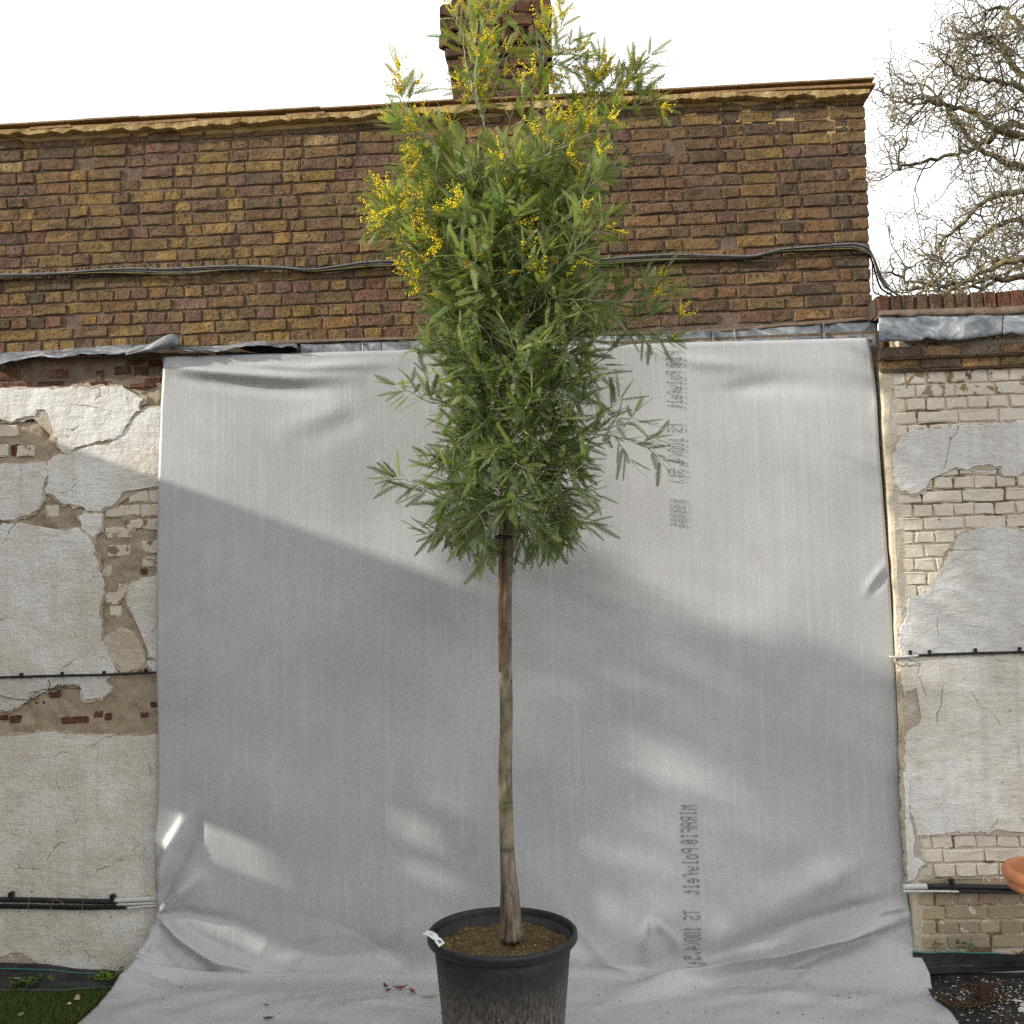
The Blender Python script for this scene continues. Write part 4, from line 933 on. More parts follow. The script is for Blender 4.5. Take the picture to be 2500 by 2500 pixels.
def soilz(x, y):
    r_ = math.hypot(x, y); return SZ+0.022*fbm((x*9, y*9, 2), 4)+0.012*max(0, 1-r_/0.1)
for i in range(1, nr_+1):
    r_ = 0.312*i/nr_
    for k in range(na):
        a = 2*math.pi*k/na; x, y = r_*math.cos(a), r_*math.sin(a); vs.append((pc.x+x, TY+y, soilz(x, y)))
for k in range(na): fs.append((0, 1+k, 1+(k+1) % na))
for i in range(nr_-1):
    for k in range(na): fs.append((1+i*na+k, 1+(i+1)*na+k, 1+(i+1)*na+(k+1) % na, 1+i*na+(k+1) % na))
soil = obj('potting_compost', vs, fs, COMPOST, None, True)
tag(soil, 'brown compost with bark chips filling the black pot', 'soil', kind='stuff')
def chips(n, posf, colors, smin, smax, flat=0.4):
    """small irregular five-sided solids"""
    vs = []; fs = []; tt = []
    for _ in range(n):
        p = posf(); 
        if p is None: continue
        s = random.uniform(smin, smax); c = vary(random.choice(colors), 0.2); b = len(vs)
        rt = Matrix.Rotation(random.uniform(0, 6.3), 3, 'Z') @ Matrix.Rotation(random.uniform(-.6, .6), 3, 'X')
        for v in ((-1, -.5, 0), (1, -.4, 0), (.7, .6, 0), (-.6, .5, 0), (-.6, -.3, flat), (.7, -.2, flat), (.4, .4, flat), (-.4, .3, flat)):
            vs.append(p+rt @ (V(v)*s*0.5*random.uniform(.8, 1.2)))
        fs += [tuple(b+i for i in f) for f in ((4, 5, 6, 7), (0, 1, 5, 4), (1, 2, 6, 5), (2, 3, 7, 6), (3, 0, 4, 7))]; tt += [(*c, 1)]*8
    return vs, fs, tt
def soilpos():
    a = random.uniform(0, 6.283); r_ = 0.30*math.sqrt(random.random()); x, y = r_*math.cos(a), r_*math.sin(a); return V((pc.x+x, TY+y, soilz(x, y)-0.001))
vs, fs, tt = chips(2600, soilpos, [(0.20, 0.13, 0.05), (0.30, 0.22, 0.09), (0.09, 0.06, 0.035), (0.15, 0.12, 0.035), (0.42, 0.33, 0.16), (0.12, 0.10, 0.03)], 0.004, 0.013)
o = obj('bark_chips', vs, fs, CHIP, None, False, tt); tag(o, 'small bark chips scattered over compost in the black pot', 'bark chips', kind='stuff')
# white plant label looped on the rim
def rimpt(a, r_, z): return V((pc.x+r_*math.cos(a), TY+r_*math.sin(a), z))
lab = thing('plant_label', rimpt(R(205), PR, RIMZ), 'white plastic plant label stuck across the left of the pot rim', 'label')
c0, c1 = TP(1036, 2276, -0.09), TP(1079, 2307, -0.215)
for i in range(1):
    G = Geo(); n = 10; A = []; Bv = []
    for k in range(n+1):
        t = k/n; p = c0.lerp(c1, t)+Z*0.014*math.sin(math.pi*t); hwid = 0.0155*(0.7 if 0.68 < t < 0.76 else 1)
        dr = (c1-c0).cross(V((0, -0.6, 0.8))).normalized(); A.append(p+dr*hwid); Bv.append(p-dr*hwid)
    lift = (V((0, -0.7, 0.7)))*0.001
    vs = A+Bv+[p-lift for p in A+Bv]; m_ = n+1
    fs = [(k, k+1, m_+k+1, m_+k) for k in range(n)]+[(2*m_+k, 3*m_+k, 3*m_+k+1, 2*m_+k+1) for k in range(n)]+[(k+1, k, 2*m_+k, 2*m_+k+1) for k in range(n)]+[(m_+k, m_+k+1, 3*m_+k+1, 3*m_+k) for k in range(n)]
    G.add(vs, fs); G.obj('label_strip', simple('white_label', (0.82, 0.82, 0.82), 0.5, 0.3, 0, 20, 0.03), lab)
    e = (c1-c0).normalized(); f_ = e.cross(V((0, -0.6, 0.8))).normalized(); nn = e.cross(f_).normalized()
    if nn.y > 0: nn = -nn
    blk = simple('black_print', (0.02, 0.025, 0.04), 0.6, 0.2, 0)
    G = Geo(); cc = c0.lerp(c1, 0.865)+Z*0.0065+nn*0.002
    for (a, b, wa, wb) in ((-0.008, 0, 0.0025, 0.006), (0.008, 0, 0.003, 0.006), (0, 0, 0.006, 0.0016)):
        G.box(cc+e*a+f_*b, e*wa, f_*wb, nn*0.0006)
    cc = c0.lerp(c1, 0.42)+Z*0.0145+nn*0.003
    G.obj('label_mark', blk, lab); G = Geo(); G.box(cc, e*0.003, f_*0.003, nn*0.0006); G.obj('label_mark', simple('grey_print', (0.35, 0.4, 0.4), 0.6, 0.2, 0), lab)

# trunk
trunk_px = [(1247, 2292, 27), (1247, 2262, 25), (1246, 2220, 23), (1244, 2180, 20.5), (1241, 2130, 18.5), (1238, 2080, 17), (1236, 2000, 16.5), (1234, 1930, 16.5), (1234, 1850, 16), (1236, 1780, 15.5), (1236, 1700, 15.5), (1234, 1640, 16), (1234, 1560, 15.5), (1234, 1500, 15.2), (1236, 1420, 14.5), (1239, 1350, 15), (1241, 1300, 14.5), (1240, 1200, 12.5), (1236, 1100, 11), (1230, 1000, 9.5), (1222, 900, 8.5), (1216, 800, 7.5), (1213, 700, 6.8), (1211, 620, 6.2), (1212, 540, 5.6), (1215, 470, 4.8), (1214, 400, 4.2), (1224, 355, 3.6), (1240, 318, 3.2), (1246, 290, 2.8), (1262, 248, 2.3), (1278, 215, 2.0), (1290, 180, 1.7), (1295, 130, 1.3), (1302, 85, 1.0)]
PXM = 4.6*1.01/FPX
tree = thing('mimosa_tree', V((pc.x, TY, SZ)), 'tall potted mimosa tree with feathery green fronds and yellow blossom', 'tree')
tp = smoothline([TP(a, b) for a, b, r_ in trunk_px], 4); tr = []
for i, (a, b) in enumerate(zip(trunk_px, trunk_px[1:])):
    for j in range(4): tr.append(lerp(a[2], b[2], j/4)*PXM)
tr.append(trunk_px[-1][2]*PXM)
g = Geo(); g.tube(tp, tr, 16)
vv = []
for i, p in enumerate(g.v):                           # lumps, and flutes at the foot
    ring = i//16; k = i % 16
    if ring < len(tp):
        c = tp[ring]; d = V(p)-c; z = c.z; f = 1+0.05*fbm((k*0.9, z*6, 1), 3)
        if z < 1.0: f *= 1+0.10*math.sin(k*2.4)*max(0, (1.0-z)/0.45)
        p = c+d*f
    vv.append(tuple(p))
obj('trunk', vv, g.f, BARK, tree, True)
KN = simple('knot', (0.045, 0.026, 0.02), 0.9, 0.1, 0.6, 90, 0.5)
for (a, b, s_) in ((1240, 1676, 1.5), (1238, 1634, 1.2), (1232, 1575, 0.9), (1247, 1662, 1.0), (1234, 1470, 0.9), (1244, 1720, 0.9), (1240, 1700, 0.6), (1228, 1812, 0.7), (1246, 1560, .7), (1232, 1900, .6), (1242, 2010, .7), (1240, 1420, .7)):   # pruning scars set into the bark
    cxp_ = table(-b, [(-p[1], p[0]) for p in trunk_px]); rp_ = table(-b, [(-p[1], p[2]) for p in trunk_px])*PXM; dxm = (a-cxp_)*PXM
    c0_ = TP(cxp_, b); c = V((c0_.x+dxm, TY-math.sqrt(max(1e-6, rp_**2-dxm**2))+0.001, c0_.z)); vs = [c+V((0, -0.003, 0))]; n_ = 12
    for k in range(n_):
        an = 2*math.pi*k/n_; rr = 1+0.35*math.sin(k*2.7+b); x_ = 0.0075*s_*rr*math.cos(an); vs.append(c+V((x_, 0.004+abs(x_)*0.3, 0.0055*s_*rr*math.sin(an))))
    obj('pruning_scar', vs, [(0, 1+k, 1+(k+1) % n_) for k in range(n_)], KN, tree, True)
cane = thing('support_cane', TP(1226, 1640, -0.03), 'thin reddish brown cane tied upright along the left of the trunk', 'cane')
g = Geo(); cp = [TP(1222, 1640, -0.012), TP(1221, 1560, -0.02), TP(1221, 1400, -.026), TP(1221, 1250, -.026), TP(1222, 1100, -.02), TP(1217, 900, -.02)]
g.tube(smoothline(cp, 4), 0.0085, 8); g.obj('cane_stick', CANE, cane, True)
for py in (1309, 1313, 940, 1240):
    g = Geo(); c = TP(1233, py, -0.005); pts = [c+V((0.045*math.cos(a), 0.044*math.sin(a), 0.003*math.sin(2*a))) for a in np.linspace(0, 6.283, 17)]
    g.tube(pts, 0.0035, 5, cap=False); g.obj('tie', CABK, cane, True)

# branches, twigs, fronds
def frond_shape(seed):
    rd = random.Random(seed); n = 14; vs = []; fs = []
    curl = rd.uniform(-0.16, 0.10); side = rd.uniform(-0.08, 0.08); vee = rd.uniform(0.1, 0.35)
    def axis(t): return V((side*t*t, t, curl*t*t))
    pv = None
    for i in range(n+1):                              # rachis
        t = i/n; p = axis(t); wd = 0.011*(1-0.7*t); b = len(vs); vs += [p+V((-wd, 0, 0.002)), p+V((wd, 0, 0.002))]
        if i: fs.append((b-2, b-1, b+1, b))
    for i in range(n):
        t = 0.10+0.9*(i+0.5)/n; p = axis(t)
        L = 0.172*(math.sin(math.pi*min(1, 0.14+t*0.80))**0.7)*rd.uniform(0.92, 1.06)
        for s in (-1, 1):
            an = R(62-24*t)+rd.uniform(-.06, .06); d = V((s*math.sin(an), math.cos(an), vee*math.sin(an)-0.12*rd.random())); d.normalize()
            wv = V((-s*math.cos(an), math.sin(an), 0))*0.0160
            e = p+d*L; mid = p+d*L*0.55; b = len(vs)
            vs += [p-wv*1.3, p+wv*1.3, mid+wv, e+V((0, 0, -0.02)), mid-wv]
            fs += [(b, b+1, b+2, b+4), (b+4, b+2, b+3, b+3)]
    F = []
    for f in fs: F += [f[:3]] if len(set(f)) == 3 else [(f[0], f[1], f[2]), (f[0], f[2], f[3])]
    return np.array([tuple(v) for v in vs]), np.array(F)
FV = [frond_shape(s) for s in range(6)]
FMESH = [npmesh('frond', v, f, LEAF_O) for v, f in FV]
fronds = []; ends = []
def add_frond(p, d, L, hint):
    up = V((random.uniform(-.5, .5), random.uniform(-.6, .35), random.uniform(.35, 1))).normalized()
    d = d.normalized(); x = d.cross(up)
    if x.length < 1e-3: return
    x.normalize(); z = x.cross(d); fronds.append((p, x, d, z, L, hint))
def rv(s=1): return V((random.uniform(-s, s), random.uniform(-s, s), random.uniform(-s, s)))
branches = []
def branch(pts, r0_, dens=1.0, twl=0.17, droop=0.0, t0=0.25):
    i0 = len(fronds)
    pl = smoothline(pts, 5); n = len(pl); g = Geo()
    pl = [p+rv(0.004) for p in pl]
    g.tube(pl, [lerp(r0_, 0.0016, i/(n-1)) for i in range(n)], 6)
    Ls = [0]
    for a, b in zip(pl, pl[1:]): Ls.append(Ls[-1]+(b-a).length)
    tot = Ls[-1]; s = tot*t0; side = random.choice((-1, 1))
    def at(s):
        for i in range(n-1):
            if Ls[i+1] >= s: 
                k = (s-Ls[i])/max(1e-6, Ls[i+1]-Ls[i]); return pl[i].lerp(pl[i+1], k), (pl[i+1]-pl[i]).normalized()
        return pl[-1], (pl[-1]-pl[-2]).normalized()
    while s < tot:
        p, d = at(s); rel = s/tot
        lat = d.cross(rv()).normalized(); 
        if random.random() < 0.78:
            ln = twl*random.uniform(0.6, 1.25)*(1.05-0.5*rel); td = (d*0.75+lat*0.85+Z*(0.15-droop)).normalized()
            tw = [p]; dd = td.copy(); k = max(3, int(ln/0.028))
            for i in range(k):
                dd = (dd+rv(0.22)+Z*(0.05-droop*0.5)).normalized(); tw.append(tw[-1]+dd*ln/k)
            g.tube(tw, [lerp(0.0026, 0.0011, i/k) for i in range(k+1)], 4, cap=False)
            for i in range(1, k+1):
                for sd in (-1, 1) if random.random() < 0.55*dens else (random.choice((-1, 1)),):
                    d2 = (tw[i]-tw[i-1]).normalized(); la = d2.cross(rv()).normalized()
                    add_frond(tw[i], d2*0.8+la*0.75+Z*(-0.02-droop*0.6), random.uniform(0.09, 0.155), p)
            add_frond(tw[-1], dd+rv(.2), random.uniform(0.085, 0.13), p); ends.append((tw[-1], dd))
            if k > 3: ends.append((tw[k//2], dd))
        la = d.cross(rv()).normalized(); add_frond(p, d*0.5+la-Z*(0.1+droop), random.uniform(0.10, 0.155), p)
        s += random.uniform(0.030, 0.050)/dens
    p, d = at(tot*0.999)
    for k in range(3): add_frond(p, d+rv(.45), random.uniform(0.09, 0.14), p)
    ends.append((p, d)); bo = g.obj('branch', TWIG, tree, True); branches.append(bo)
    for i in range(i0, len(fronds)): fronds[i] = fronds[i][:5]+(bo,)
def B_(pts, r_=0.006, **k): branch([TP(1232+(a-1232)*0.97, b-(14 if b > 1100 else 0), d) for a, b, d in pts], r_, **k)
B_([(1215, 835, 0), (1270, 760, -.12), (1320, 708, -.22), (1366, 652, -.28), (1410, 612, -.3), (1470, 555, -.3)], .0075, t0=.45)
B_([(1330, 700, -.23), (1365, 728, -.26), (1420, 730, -.3), (1480, 735, -.3)], .004)
B_([(1212, 745, 0), (1140, 700, -.08), (1062, 662, -.14), (1010, 615, -.16), (960, 575, -.16), (925, 540, -.16)], .007, t0=.35)
B_([(1213, 640, 0), (1120, 590, .05), (1030, 540, .08), (950, 500, .08), (915, 500, .06)], .006)
B_([(1213, 600, 0), (1100, 540, -.1), (1020, 510, -.12), (930, 545, -.15)], .006)
B_([(1212, 560, 0), (1120, 480, .0), (1060, 440, .0), (1010, 420, .02)], .005)
B_([(1214, 500, 0), (1110, 415, -.04), (1060, 365, -.06), (1010, 305, -.07), (985, 265, -.07), (972, 235, -.07)], .006, t0=.4)
B_([(1070, 375, -.06), (1040, 330, -.09), (1000, 330, -.1), (970, 320, -.1)], .003)
B_([(1215, 430, 0), (1185, 320, -.03), (1168, 268, -.05), (1148, 210, -.06), (1132, 140, -.06), (1128, 80, -.06), (1135, 45, -.06)], .0055, t0=.35, dens=.8)
B_([(1172, 280, -.05), (1160, 215, -.08), (1162, 140, -.1), (1180, 70, -.1), (1198, 22, -.1)], .004, t0=.2, dens=.8)
B_([(1246, 290, 0), (1220, 240, .03), (1205, 190, .04), (1230, 130, .04)], .003)
B_([(1240, 318, 0), (1290, 285, -.05), (1330, 260, -.08), (1350, 235, -.1)], .004, t0=.2)
B_([(1215, 520, 0), (1290, 455, .05), (1350, 365, .08), (1400, 310, .1), (1450, 270, .1), (1510, 225, .1), (1560, 175, .1), (1598, 135, .1)], .0065, t0=.45)
B_([(1420, 295, .1), (1450, 235, .12), (1470, 190, .12), (1475, 150, .12)], .003, dens=.7)
B_([(1500, 235, .1), (1550, 225, .1), (1600, 235, .1)], .003, dens=.7); B_([(1440, 275, .1), (1520, 270, .08), (1600, 245, .06)], .003)
B_([(1278, 215, 0), (1320, 165, .03), (1350, 125, .04), (1368, 85, .04), (1376, 55, .04)], .003, dens=.8, t0=.2)
B_([(1262, 248, 0), (1310, 190, -.05), (1330, 140, -.06), (1325, 90, -.06)], .003, dens=.9); B_([(1330, 150, .03), (1385, 160, .04), (1405, 150, .04)], .0025, dens=.7)
B_([(1214, 470, 0), (1300, 400, -.1), (1400, 350, -.15), (1470, 320, -.15), (1500, 310, -.15)], .005)
B_([(1213, 600, 0), (1320, 540, .1), (1420, 470, .15), (1490, 420, .15), (1510, 400, .15)], .006)
B_([(1213, 640, 0), (1310, 580, -.15), (1400, 520, -.22), (1450, 440, -.22), (1470, 390, -.2)], .006)
B_([(1217, 830, 0), (1330, 760, .15), (1460, 740, .2), (1560, 730, .2), (1615, 680, .2)], .006); B_([(1460, 745, .2), (1550, 790, .18), (1640, 825, .15)], .004); B_([(1480, 740, .2), (1560, 700, .2), (1600, 650, .2)], .003)
B_([(1226, 960, 0), (1130, 960, -.05), (1060, 985, -.1), (1000, 960, -.12), (960, 940, -.12)], .005, t0=.55, dens=.8)
B_([(1236, 1120, 0), (1360, 1080, -.1), (1450, 1060, -.16), (1530, 1070, -.18), (1600, 1095, -.18)], .006, t0=.35)
B_([(1440, 1063, -.16), (1510, 1040, -.16), (1565, 1030, -.16)], .003)
B_([(1240, 1240, 0), (1130, 1235, -.04), (1060, 1225, -.06), (1000, 1190, -.08), (955, 1182, -.08)], .005, t0=.3, dens=.85)
B_([(1240, 1280, 0), (1180, 1275, -.08), (1130, 1280, -.12), (1165, 1310, -.14), (1188, 1345, -.14)], .004, droop=.3, t0=.3)
B_([(1240, 1250, 0), (1300, 1270, -.16), (1330, 1310, -.2), (1345, 1335, -.2)], .0035, droop=.4, dens=.5, t0=.6)
LX = [(330, 1000), (450, 960), (520, 940), (600, 950), (700, 985), (780, 1010), (860, 1050), (950, 1045), (1010, 1060), (1100, 1060), (1200, 1020), (1270, 1030), (1330, 1090)]
RX = [(330, 1460), (400, 1480), (480, 1500), (560, 1500), (650, 1520), (700, 1540), (780, 1560), (850, 1550), (950, 1500), (1050, 1500), (1100, 1510), (1180, 1480), (1250, 1480), (1300, 1450), (1340, 1380)]
NB = 138
for i in range(NB):
    yt = 350+(1320-350)*((i+random.random())/NB)
    an = (i*2.399963+random.uniform(-.3, .3)) % 6.2832; cxp = table(yt, [(350, 1215), (900, 1222), (1300, 1240)])
    ext = (table(yt, RX)-cxp) if math.cos(an) > 0 else (cxp-table(yt, LX))
    ext *= random.uniform(0.62, 0.96); dx_ = ext*math.cos(an); dd = 0.42*math.sin(an)*ext/280
    rise = table(yt, [(350, 190), (800, 130), (1100, 60), (1320, -10)])*random.uniform(.7, 1.2)
    ys = min(1285, yt+rise); xs = table(ys, [(400, 1214), (700, 1213), (1000, 1230), (1300, 1240)])
    dr = table(yt, [(800, 0.0), (1150, 0.12), (1320, 0.35)])
    B_([(xs, ys, 0), (xs+dx_*0.35, lerp(ys, yt, .45)-8, dd*0.35), (xs+dx_*0.7, lerp(ys, yt, .8)-8, dd*0.7), (cxp+dx_, yt+dr*60, dd)], random.uniform(.0042, .0062), droop=dr, t0=.3, dens=1.0)
for i in range(26):                                     # small inner shoots
    yt = random.uniform(420, 1270); an = random.uniform(0, 6.283); xs = table(yt, [(400, 1214), (700, 1213), (1000, 1230), (1300, 1240)])
    B_([(xs, yt+50, 0), (xs+45*math.cos(an), yt+20, .08*math.sin(an)), (xs+90*math.cos(an), yt, .16*math.sin(an))], .003, t0=.15)
GRN = [(0.195, 0.262, 0.098), (0.245, 0.310, 0.108), (0.150, 0.212, 0.098), (0.310, 0.360, 0.155), (0.260, 0.315, 0.205)]
def fcol(p): 
    h = min(1, max(0, (p.z-3.2)/1.6)); c = vary(random.choice(GRN), 0.25)
    return tuple(lerp(a, b, 0.55*h*random.random()+0.1*h) for a, b in zip(c, (0.52, 0.50, 0.15)))
fronds.sort(key=lambda f: (f[0]+f[2]*f[4]*0.5).y)
cellc = {}; near = []; rest = []
for f in fronds:
    k = (round(f[0].x/0.09), round(f[0].z/0.09))
    if len(near) < 300 and cellc.get(k, 0) < 2 : cellc[k] = cellc.get(k, 0)+1; near.append(f)
    else: rest.append(f)
for p, x, d, z, L, h in near:
    o = bpy.data.objects.new('frond', random.choice(FMESH)); o.color = (*fcol(p), 1); link(o, h)
    o.matrix_basis = Matrix(((x.x*L, d.x*L, z.x*L, p.x), (x.y*L, d.y*L, z.y*L, p.y), (x.z*L, d.z*L, z.z*L, p.z), (0, 0, 0, 1)))
AV = []; AF = []; AT = []; base = 0
for p, x, d, z, L, h in rest:
    v, f = random.choice(FV); m3 = np.array([x*L, d*L, z*L]); AV.append(v @ m3+np.array(p)); AF.append(f+base); base += len(v)
    AT.append(np.tile(np.array((*fcol(p), 1.0)), (len(v), 1)))
o = link(bpy.data.objects.new('crown', npmesh('crown', np.concatenate(AV), np.concatenate(AF), LEAF_J, np.concatenate(AT))), tree); tag(o, kind='stuff')
print('FRONDS', len(fronds))
# blossom
ICO = bmesh.new(); bmesh.ops.create_icosphere(ICO, subdivisions=1, radius=1); ICV = np.array([v.co[:] for v in ICO.verts]); ICF = np.array([[v.index for v in f.verts] for f in ICO.faces]); ICO.free()
def cluster(seed):
    rd = random.Random(seed); Vs = []; Fs = []; b = 0
    for s in range(rd.randint(2, 4)):
        dr = V((rd.uniform(-.7, .7), rd.uniform(-.7, .7), rd.uniform(.3, 1))).normalized(); ln = rd.uniform(.045, .09)
        for k in range(rd.randint(15, 22)):
            t = k/18; p = dr*ln*t+V((rd.uniform(-1, 1), rd.uniform(-1, 1), rd.uniform(-1, 1)))*0.0065; r_ = 0.0034*rd.uniform(.55, 1.15)
            Vs.append(ICV*r_+np.array(p)); Fs.append(ICF+b); b += len(ICV)
    return npmesh('flower_cluster', np.concatenate(Vs), np.concatenate(Fs), YEL if seed % 4 else YEL2, smooth=True)
CM = [cluster(s) for s in range(12)]
def inpix(p):
    q = p-CAM; d = q.dot(fw); return 1250+FPX*q.dot(crt)/d, 1250-FPX*q.dot(cup)/d
nfl = 0; random.shuffle(ends)
for p, d in ends:
    x, y = inpix(p)
    pr = 0.0
    if y < 340: pr = 0.72
    if y < 400 and x < 1080: pr = 0.8
    if x < 1085 and 460 < y < 745: pr = .85 if y < 690 else .4
    if x > 1400 and 340 < y < 640: pr = 0.3
    if 340 <= y < 700 and pr == 0: pr = 0.10
    if 700 <= y < 830 and x > 1560: pr = 0.3
    if x > 1500 and y < 230: pr = 0.25
    if p.y > TY+0.22: pr *= 0.3
    if random.random() < pr and nfl < 260:
        o = bpy.data.objects.new('flower_cluster', random.choice(CM)); link(o, tree)
        s = random.uniform(1.0, 1.5); o.matrix_basis = Matrix.Translation(p+d*0.01-V((0, 0.035, 0))) @ d.to_track_quat('Z', 'Y').to_matrix().to_4x4() @ Matrix.Rotation(random.uniform(0, 6.3), 4, 'Z') @ Matrix.Scale(s, 4); nfl += 1
print('FLOWERS', nfl)

# ------------------------------------------------------------------ bare tree behind the right wall
bt = thing('bare_tree', aty(2800, 900, 12.5).xyz*1.0, 'leafless twisted tree with lichened limbs behind the right wall', 'tree')
bt.location.z = 0.0
BY = 12.0
def limb(pts, r0_, nsec):
    g = Geo(); P_ = smoothline([aty(a, b, BY+dd) for a, b, dd in pts], 6); n = len(P_)
    P_ = [p+rv(0.03) for p in P_]
    g.tube(P_, [lerp(r0_, 0.016, (i/(n-1))**0.8) for i in range(n)], 7)
    def grow(p, d, ln, r_, lev):
        k = 6; pts_ = [p]; dd = d.copy(); wig = 0.55 if lev < 3 else 0.65
        for i in range(k):
            dd = (dd+rv(wig)+Z*(0.05 if lev < 2 else random.uniform(-.12, .2))).normalized(); pts_.append(pts_[-1]+dd*ln/k)
            if lev < 3 and i >= 1 and random.random() < (0.85 if lev == 1 else 0.62):
                for _ in range(1):
                    la = dd.cross(rv()).normalized(); grow(pts_[-1], (dd*0.5+la).normalized(), ln*random.uniform(.4, .62), r_*0.68, lev+1)
        g.tube(pts_, [lerp(r_, r_*0.55, i/k) for i in range(k+1)], 5 if lev < 2 else 3, cap=False)
        if lev == 3: g.tube([pts_[-1], pts_[-1]+dd*0.02], [0.009, 0.005], 4)
    for i in range(int(nsec*1.3)):
        t = random.uniform(0.12, 1.0); j = min(n-2, int(t*(n-1))); d = (P_[j+1]-P_[j]).normalized(); la = d.cross(rv()).normalized()
        grow(P_[j], (d*0.35+la+Z*0.1).normalized(), random.uniform(.5, 1.0), 0.0115, 1)
    p = P_[-1]; d = (P_[-1]-P_[-2]).normalized()
    for _ in range(2): grow(p, (d+rv(.4)).normalized(), random.uniform(.35, .5), 0.014, 1)
    return g.obj('limb', BARE, bt, True)
g = Geo(); g.tube(smoothline([V((bt.location.x, BY+0.5, -0.05)), aty(2800, 900, BY+.5), aty(2760, 700, BY+.4), aty(2720, 500, BY+.3), aty(2680, 300, BY+.2), aty(2640, 100, BY), aty(2600, -80, BY)], 5), [lerp(.24, .09, i/30) for i in range(31)], 12); g.obj('trunk', BARE, bt, True)
limb([(2690, 330, 0), (2560, 240, .2), (2470, 150, .3), (2420, 90, .3), (2380, 80, .3)], .07, 15)
limb([(2700, 420, 0), (2560, 350, -.3), (2450, 320, -.4), (2380, 275, -.4), (2310, 255, -.4), (2240, 250, -.4)], .07, 17)
limb([(2700, 470, 0), (2560, 430, .4), (2440, 390, .5), (2360, 330, .5), (2300, 250, .5), (2240, 235, .5)], .06, 14)
limb([(2710, 520, 0), (2600, 480, -.2), (2500, 470, -.5), (2420, 480, -.5), (2350, 540, -.5), (2300, 590, -.5)], .07, 15)
limb([(2600, 360, .5), (2480, 300, .9), (2400, 350, 1), (2320, 380, 1), (2230, 400, 1), (2190, 410, 1)], .05, 14)
limb([(2720, 640, 0), (2600, 670, .2), (2480, 678, .3), (2380, 685, .3), (2300, 700, .3), (2230, 700, .3)], .07, 16)
limb([(2715, 600, 0), (2560, 650, -.4), (2480, 632, -.6), (2420, 655, -.6), (2350, 690, -.6), (2290, 720, -.6)], .06, 13)
limb([(2690, 250, 0), (2580, 130, 0), (2500, 70, .1), (2450, 20, .1), (2400, 30, .1)], .06, 13)
limb([(2650, 120, 0), (2560, 20, -.2), (2500, -40, -.2), (2450, -60, -.2)], .05, 9)
limb([(2710, 560, 0), (2600, 570, .6), (2500, 540, .9), (2420, 560, 1), (2360, 620, 1), (2310, 660, 1)], .05, 13)
limb([(2700, 380, 0), (2580, 300, -.6), (2500, 220, -.8), (2440, 200, -.8), (2370, 190, -.8), (2330, 180, -.8)], .05, 12)
limb([(2710, 620, 0), (2600, 600, 1), (2500, 640, 1.3), (2400, 700, 1.4), (2240, 690, 1.4), (2180, 670, 1.4)], .04, 11)

# ------------------------------------------------------------------ lawn, membranes, weeds, debris
edge = [onground(a, b) for a, b in ((-260, 2412), (-60, 2412), (60, 2420), (120, 2410), (220, 2402), (295, 2398), (262, 2428), (186, 2497), (60, 2600), (-260, 2600))]
lawn_poly = [(p.x, p.y) for p in edge]
def inside(x, y, poly):
    c = False; n = len(poly)
    for i in range(n):
        (x1, y1), (x2, y2) = poly[i], poly[(i+1) % n]
        if (y1 > y) != (y2 > y) and x < (x2-x1)*(y-y1)/(y2-y1)+x1: c = not c
    return c
xs_ = [p[0] for p in lawn_poly]; ys_ = [p[1] for p in lawn_poly]
g = Geo(); g.add([(x, y, 0.004) for x, y in lawn_poly], [tuple(range(len(lawn_poly)))[::-1]])
tag(g.obj('lawn_soil', simple('mossy_soil', (0.035, 0.05, 0.015), 0.95, 0.1, 0.6, 40, 0.5)), kind='structure')
GV = []; GT = []
cnt = 0
while cnt < 36000:
    x = random.uniform(min(xs_), max(xs_)); y = random.uniform(min(ys_), max(ys_))
    if not inside(x, y, lawn_poly): continue
    h = random.uniform(.014, .036)*(1+0.5*fbm((x*4, y*4, 0))); a = random.uniform(0, 6.28); lx, ly = math.cos(a), math.sin(a); b = random.uniform(.2, .8)*h
    wd = .0016
    GV += [(x-ly*wd, y+lx*wd, 0.003), (x+ly*wd, y-lx*wd, 0.003), (x+lx*b, y+ly*b, h)]
    c = vary(random.choice([(0.075, 0.145, 0.028), (0.095, 0.165, 0.03), (0.12, 0.165, 0.04), (0.16, 0.165, 0.055)]), .2); GT += [(*c, 1)]*3; cnt += 1
GV = np.array(GV); o = link(bpy.data.objects.new('lawn_grass', npmesh('lawn_grass', GV, np.arange(len(GV)).reshape(-1, 3), GRASSM, np.array(GT))))
tag(o, 'short mossy lawn grass in the lower left corner', 'grass', kind='stuff')
def weed(name, px, py, n, spread, h, label, col=(0.10, 0.17, 0.035), leaf=0.02, z0=0.0, at_=None):
    c = at_ or onground(px, py, zr(py) if px > 2000 else 0.0); t = thing(name, c, label, 'weed'); L = Geo(); S = Geo()
    for i in range(n):
        a = random.uniform(0, 6.283); r_ = spread*math.sqrt(random.random()); tip = c+V((r_*math.cos(a), r_*math.sin(a)*0.6, h*random.uniform(.4, 1)))
        S.tube([c+V((r_*.3*math.cos(a), r_*.2*math.sin(a), 0)), tip], .0012, 4)
        for k in range(3):
            d = V((random.uniform(-1, 1), random.uniform(-1, 1), random.uniform(-.2, .7))).normalized(); s = d.cross(Z).normalized(); l = leaf*random.uniform(.7, 1.2)
            q = tip+rv(.006); L.add([q, q+d*l*.35+s*l*.42, q+d*l*.75+s*l*.3, q+d*l, q+d*l*.75-s*l*.3, q+d*l*.35-s*l*.42], [(0, 1, 2, 3, 4, 5)], (*vary(col, .25), 1))
    L.obj('leaves', LEAFY, t); S.obj('stems', TWIG, t)
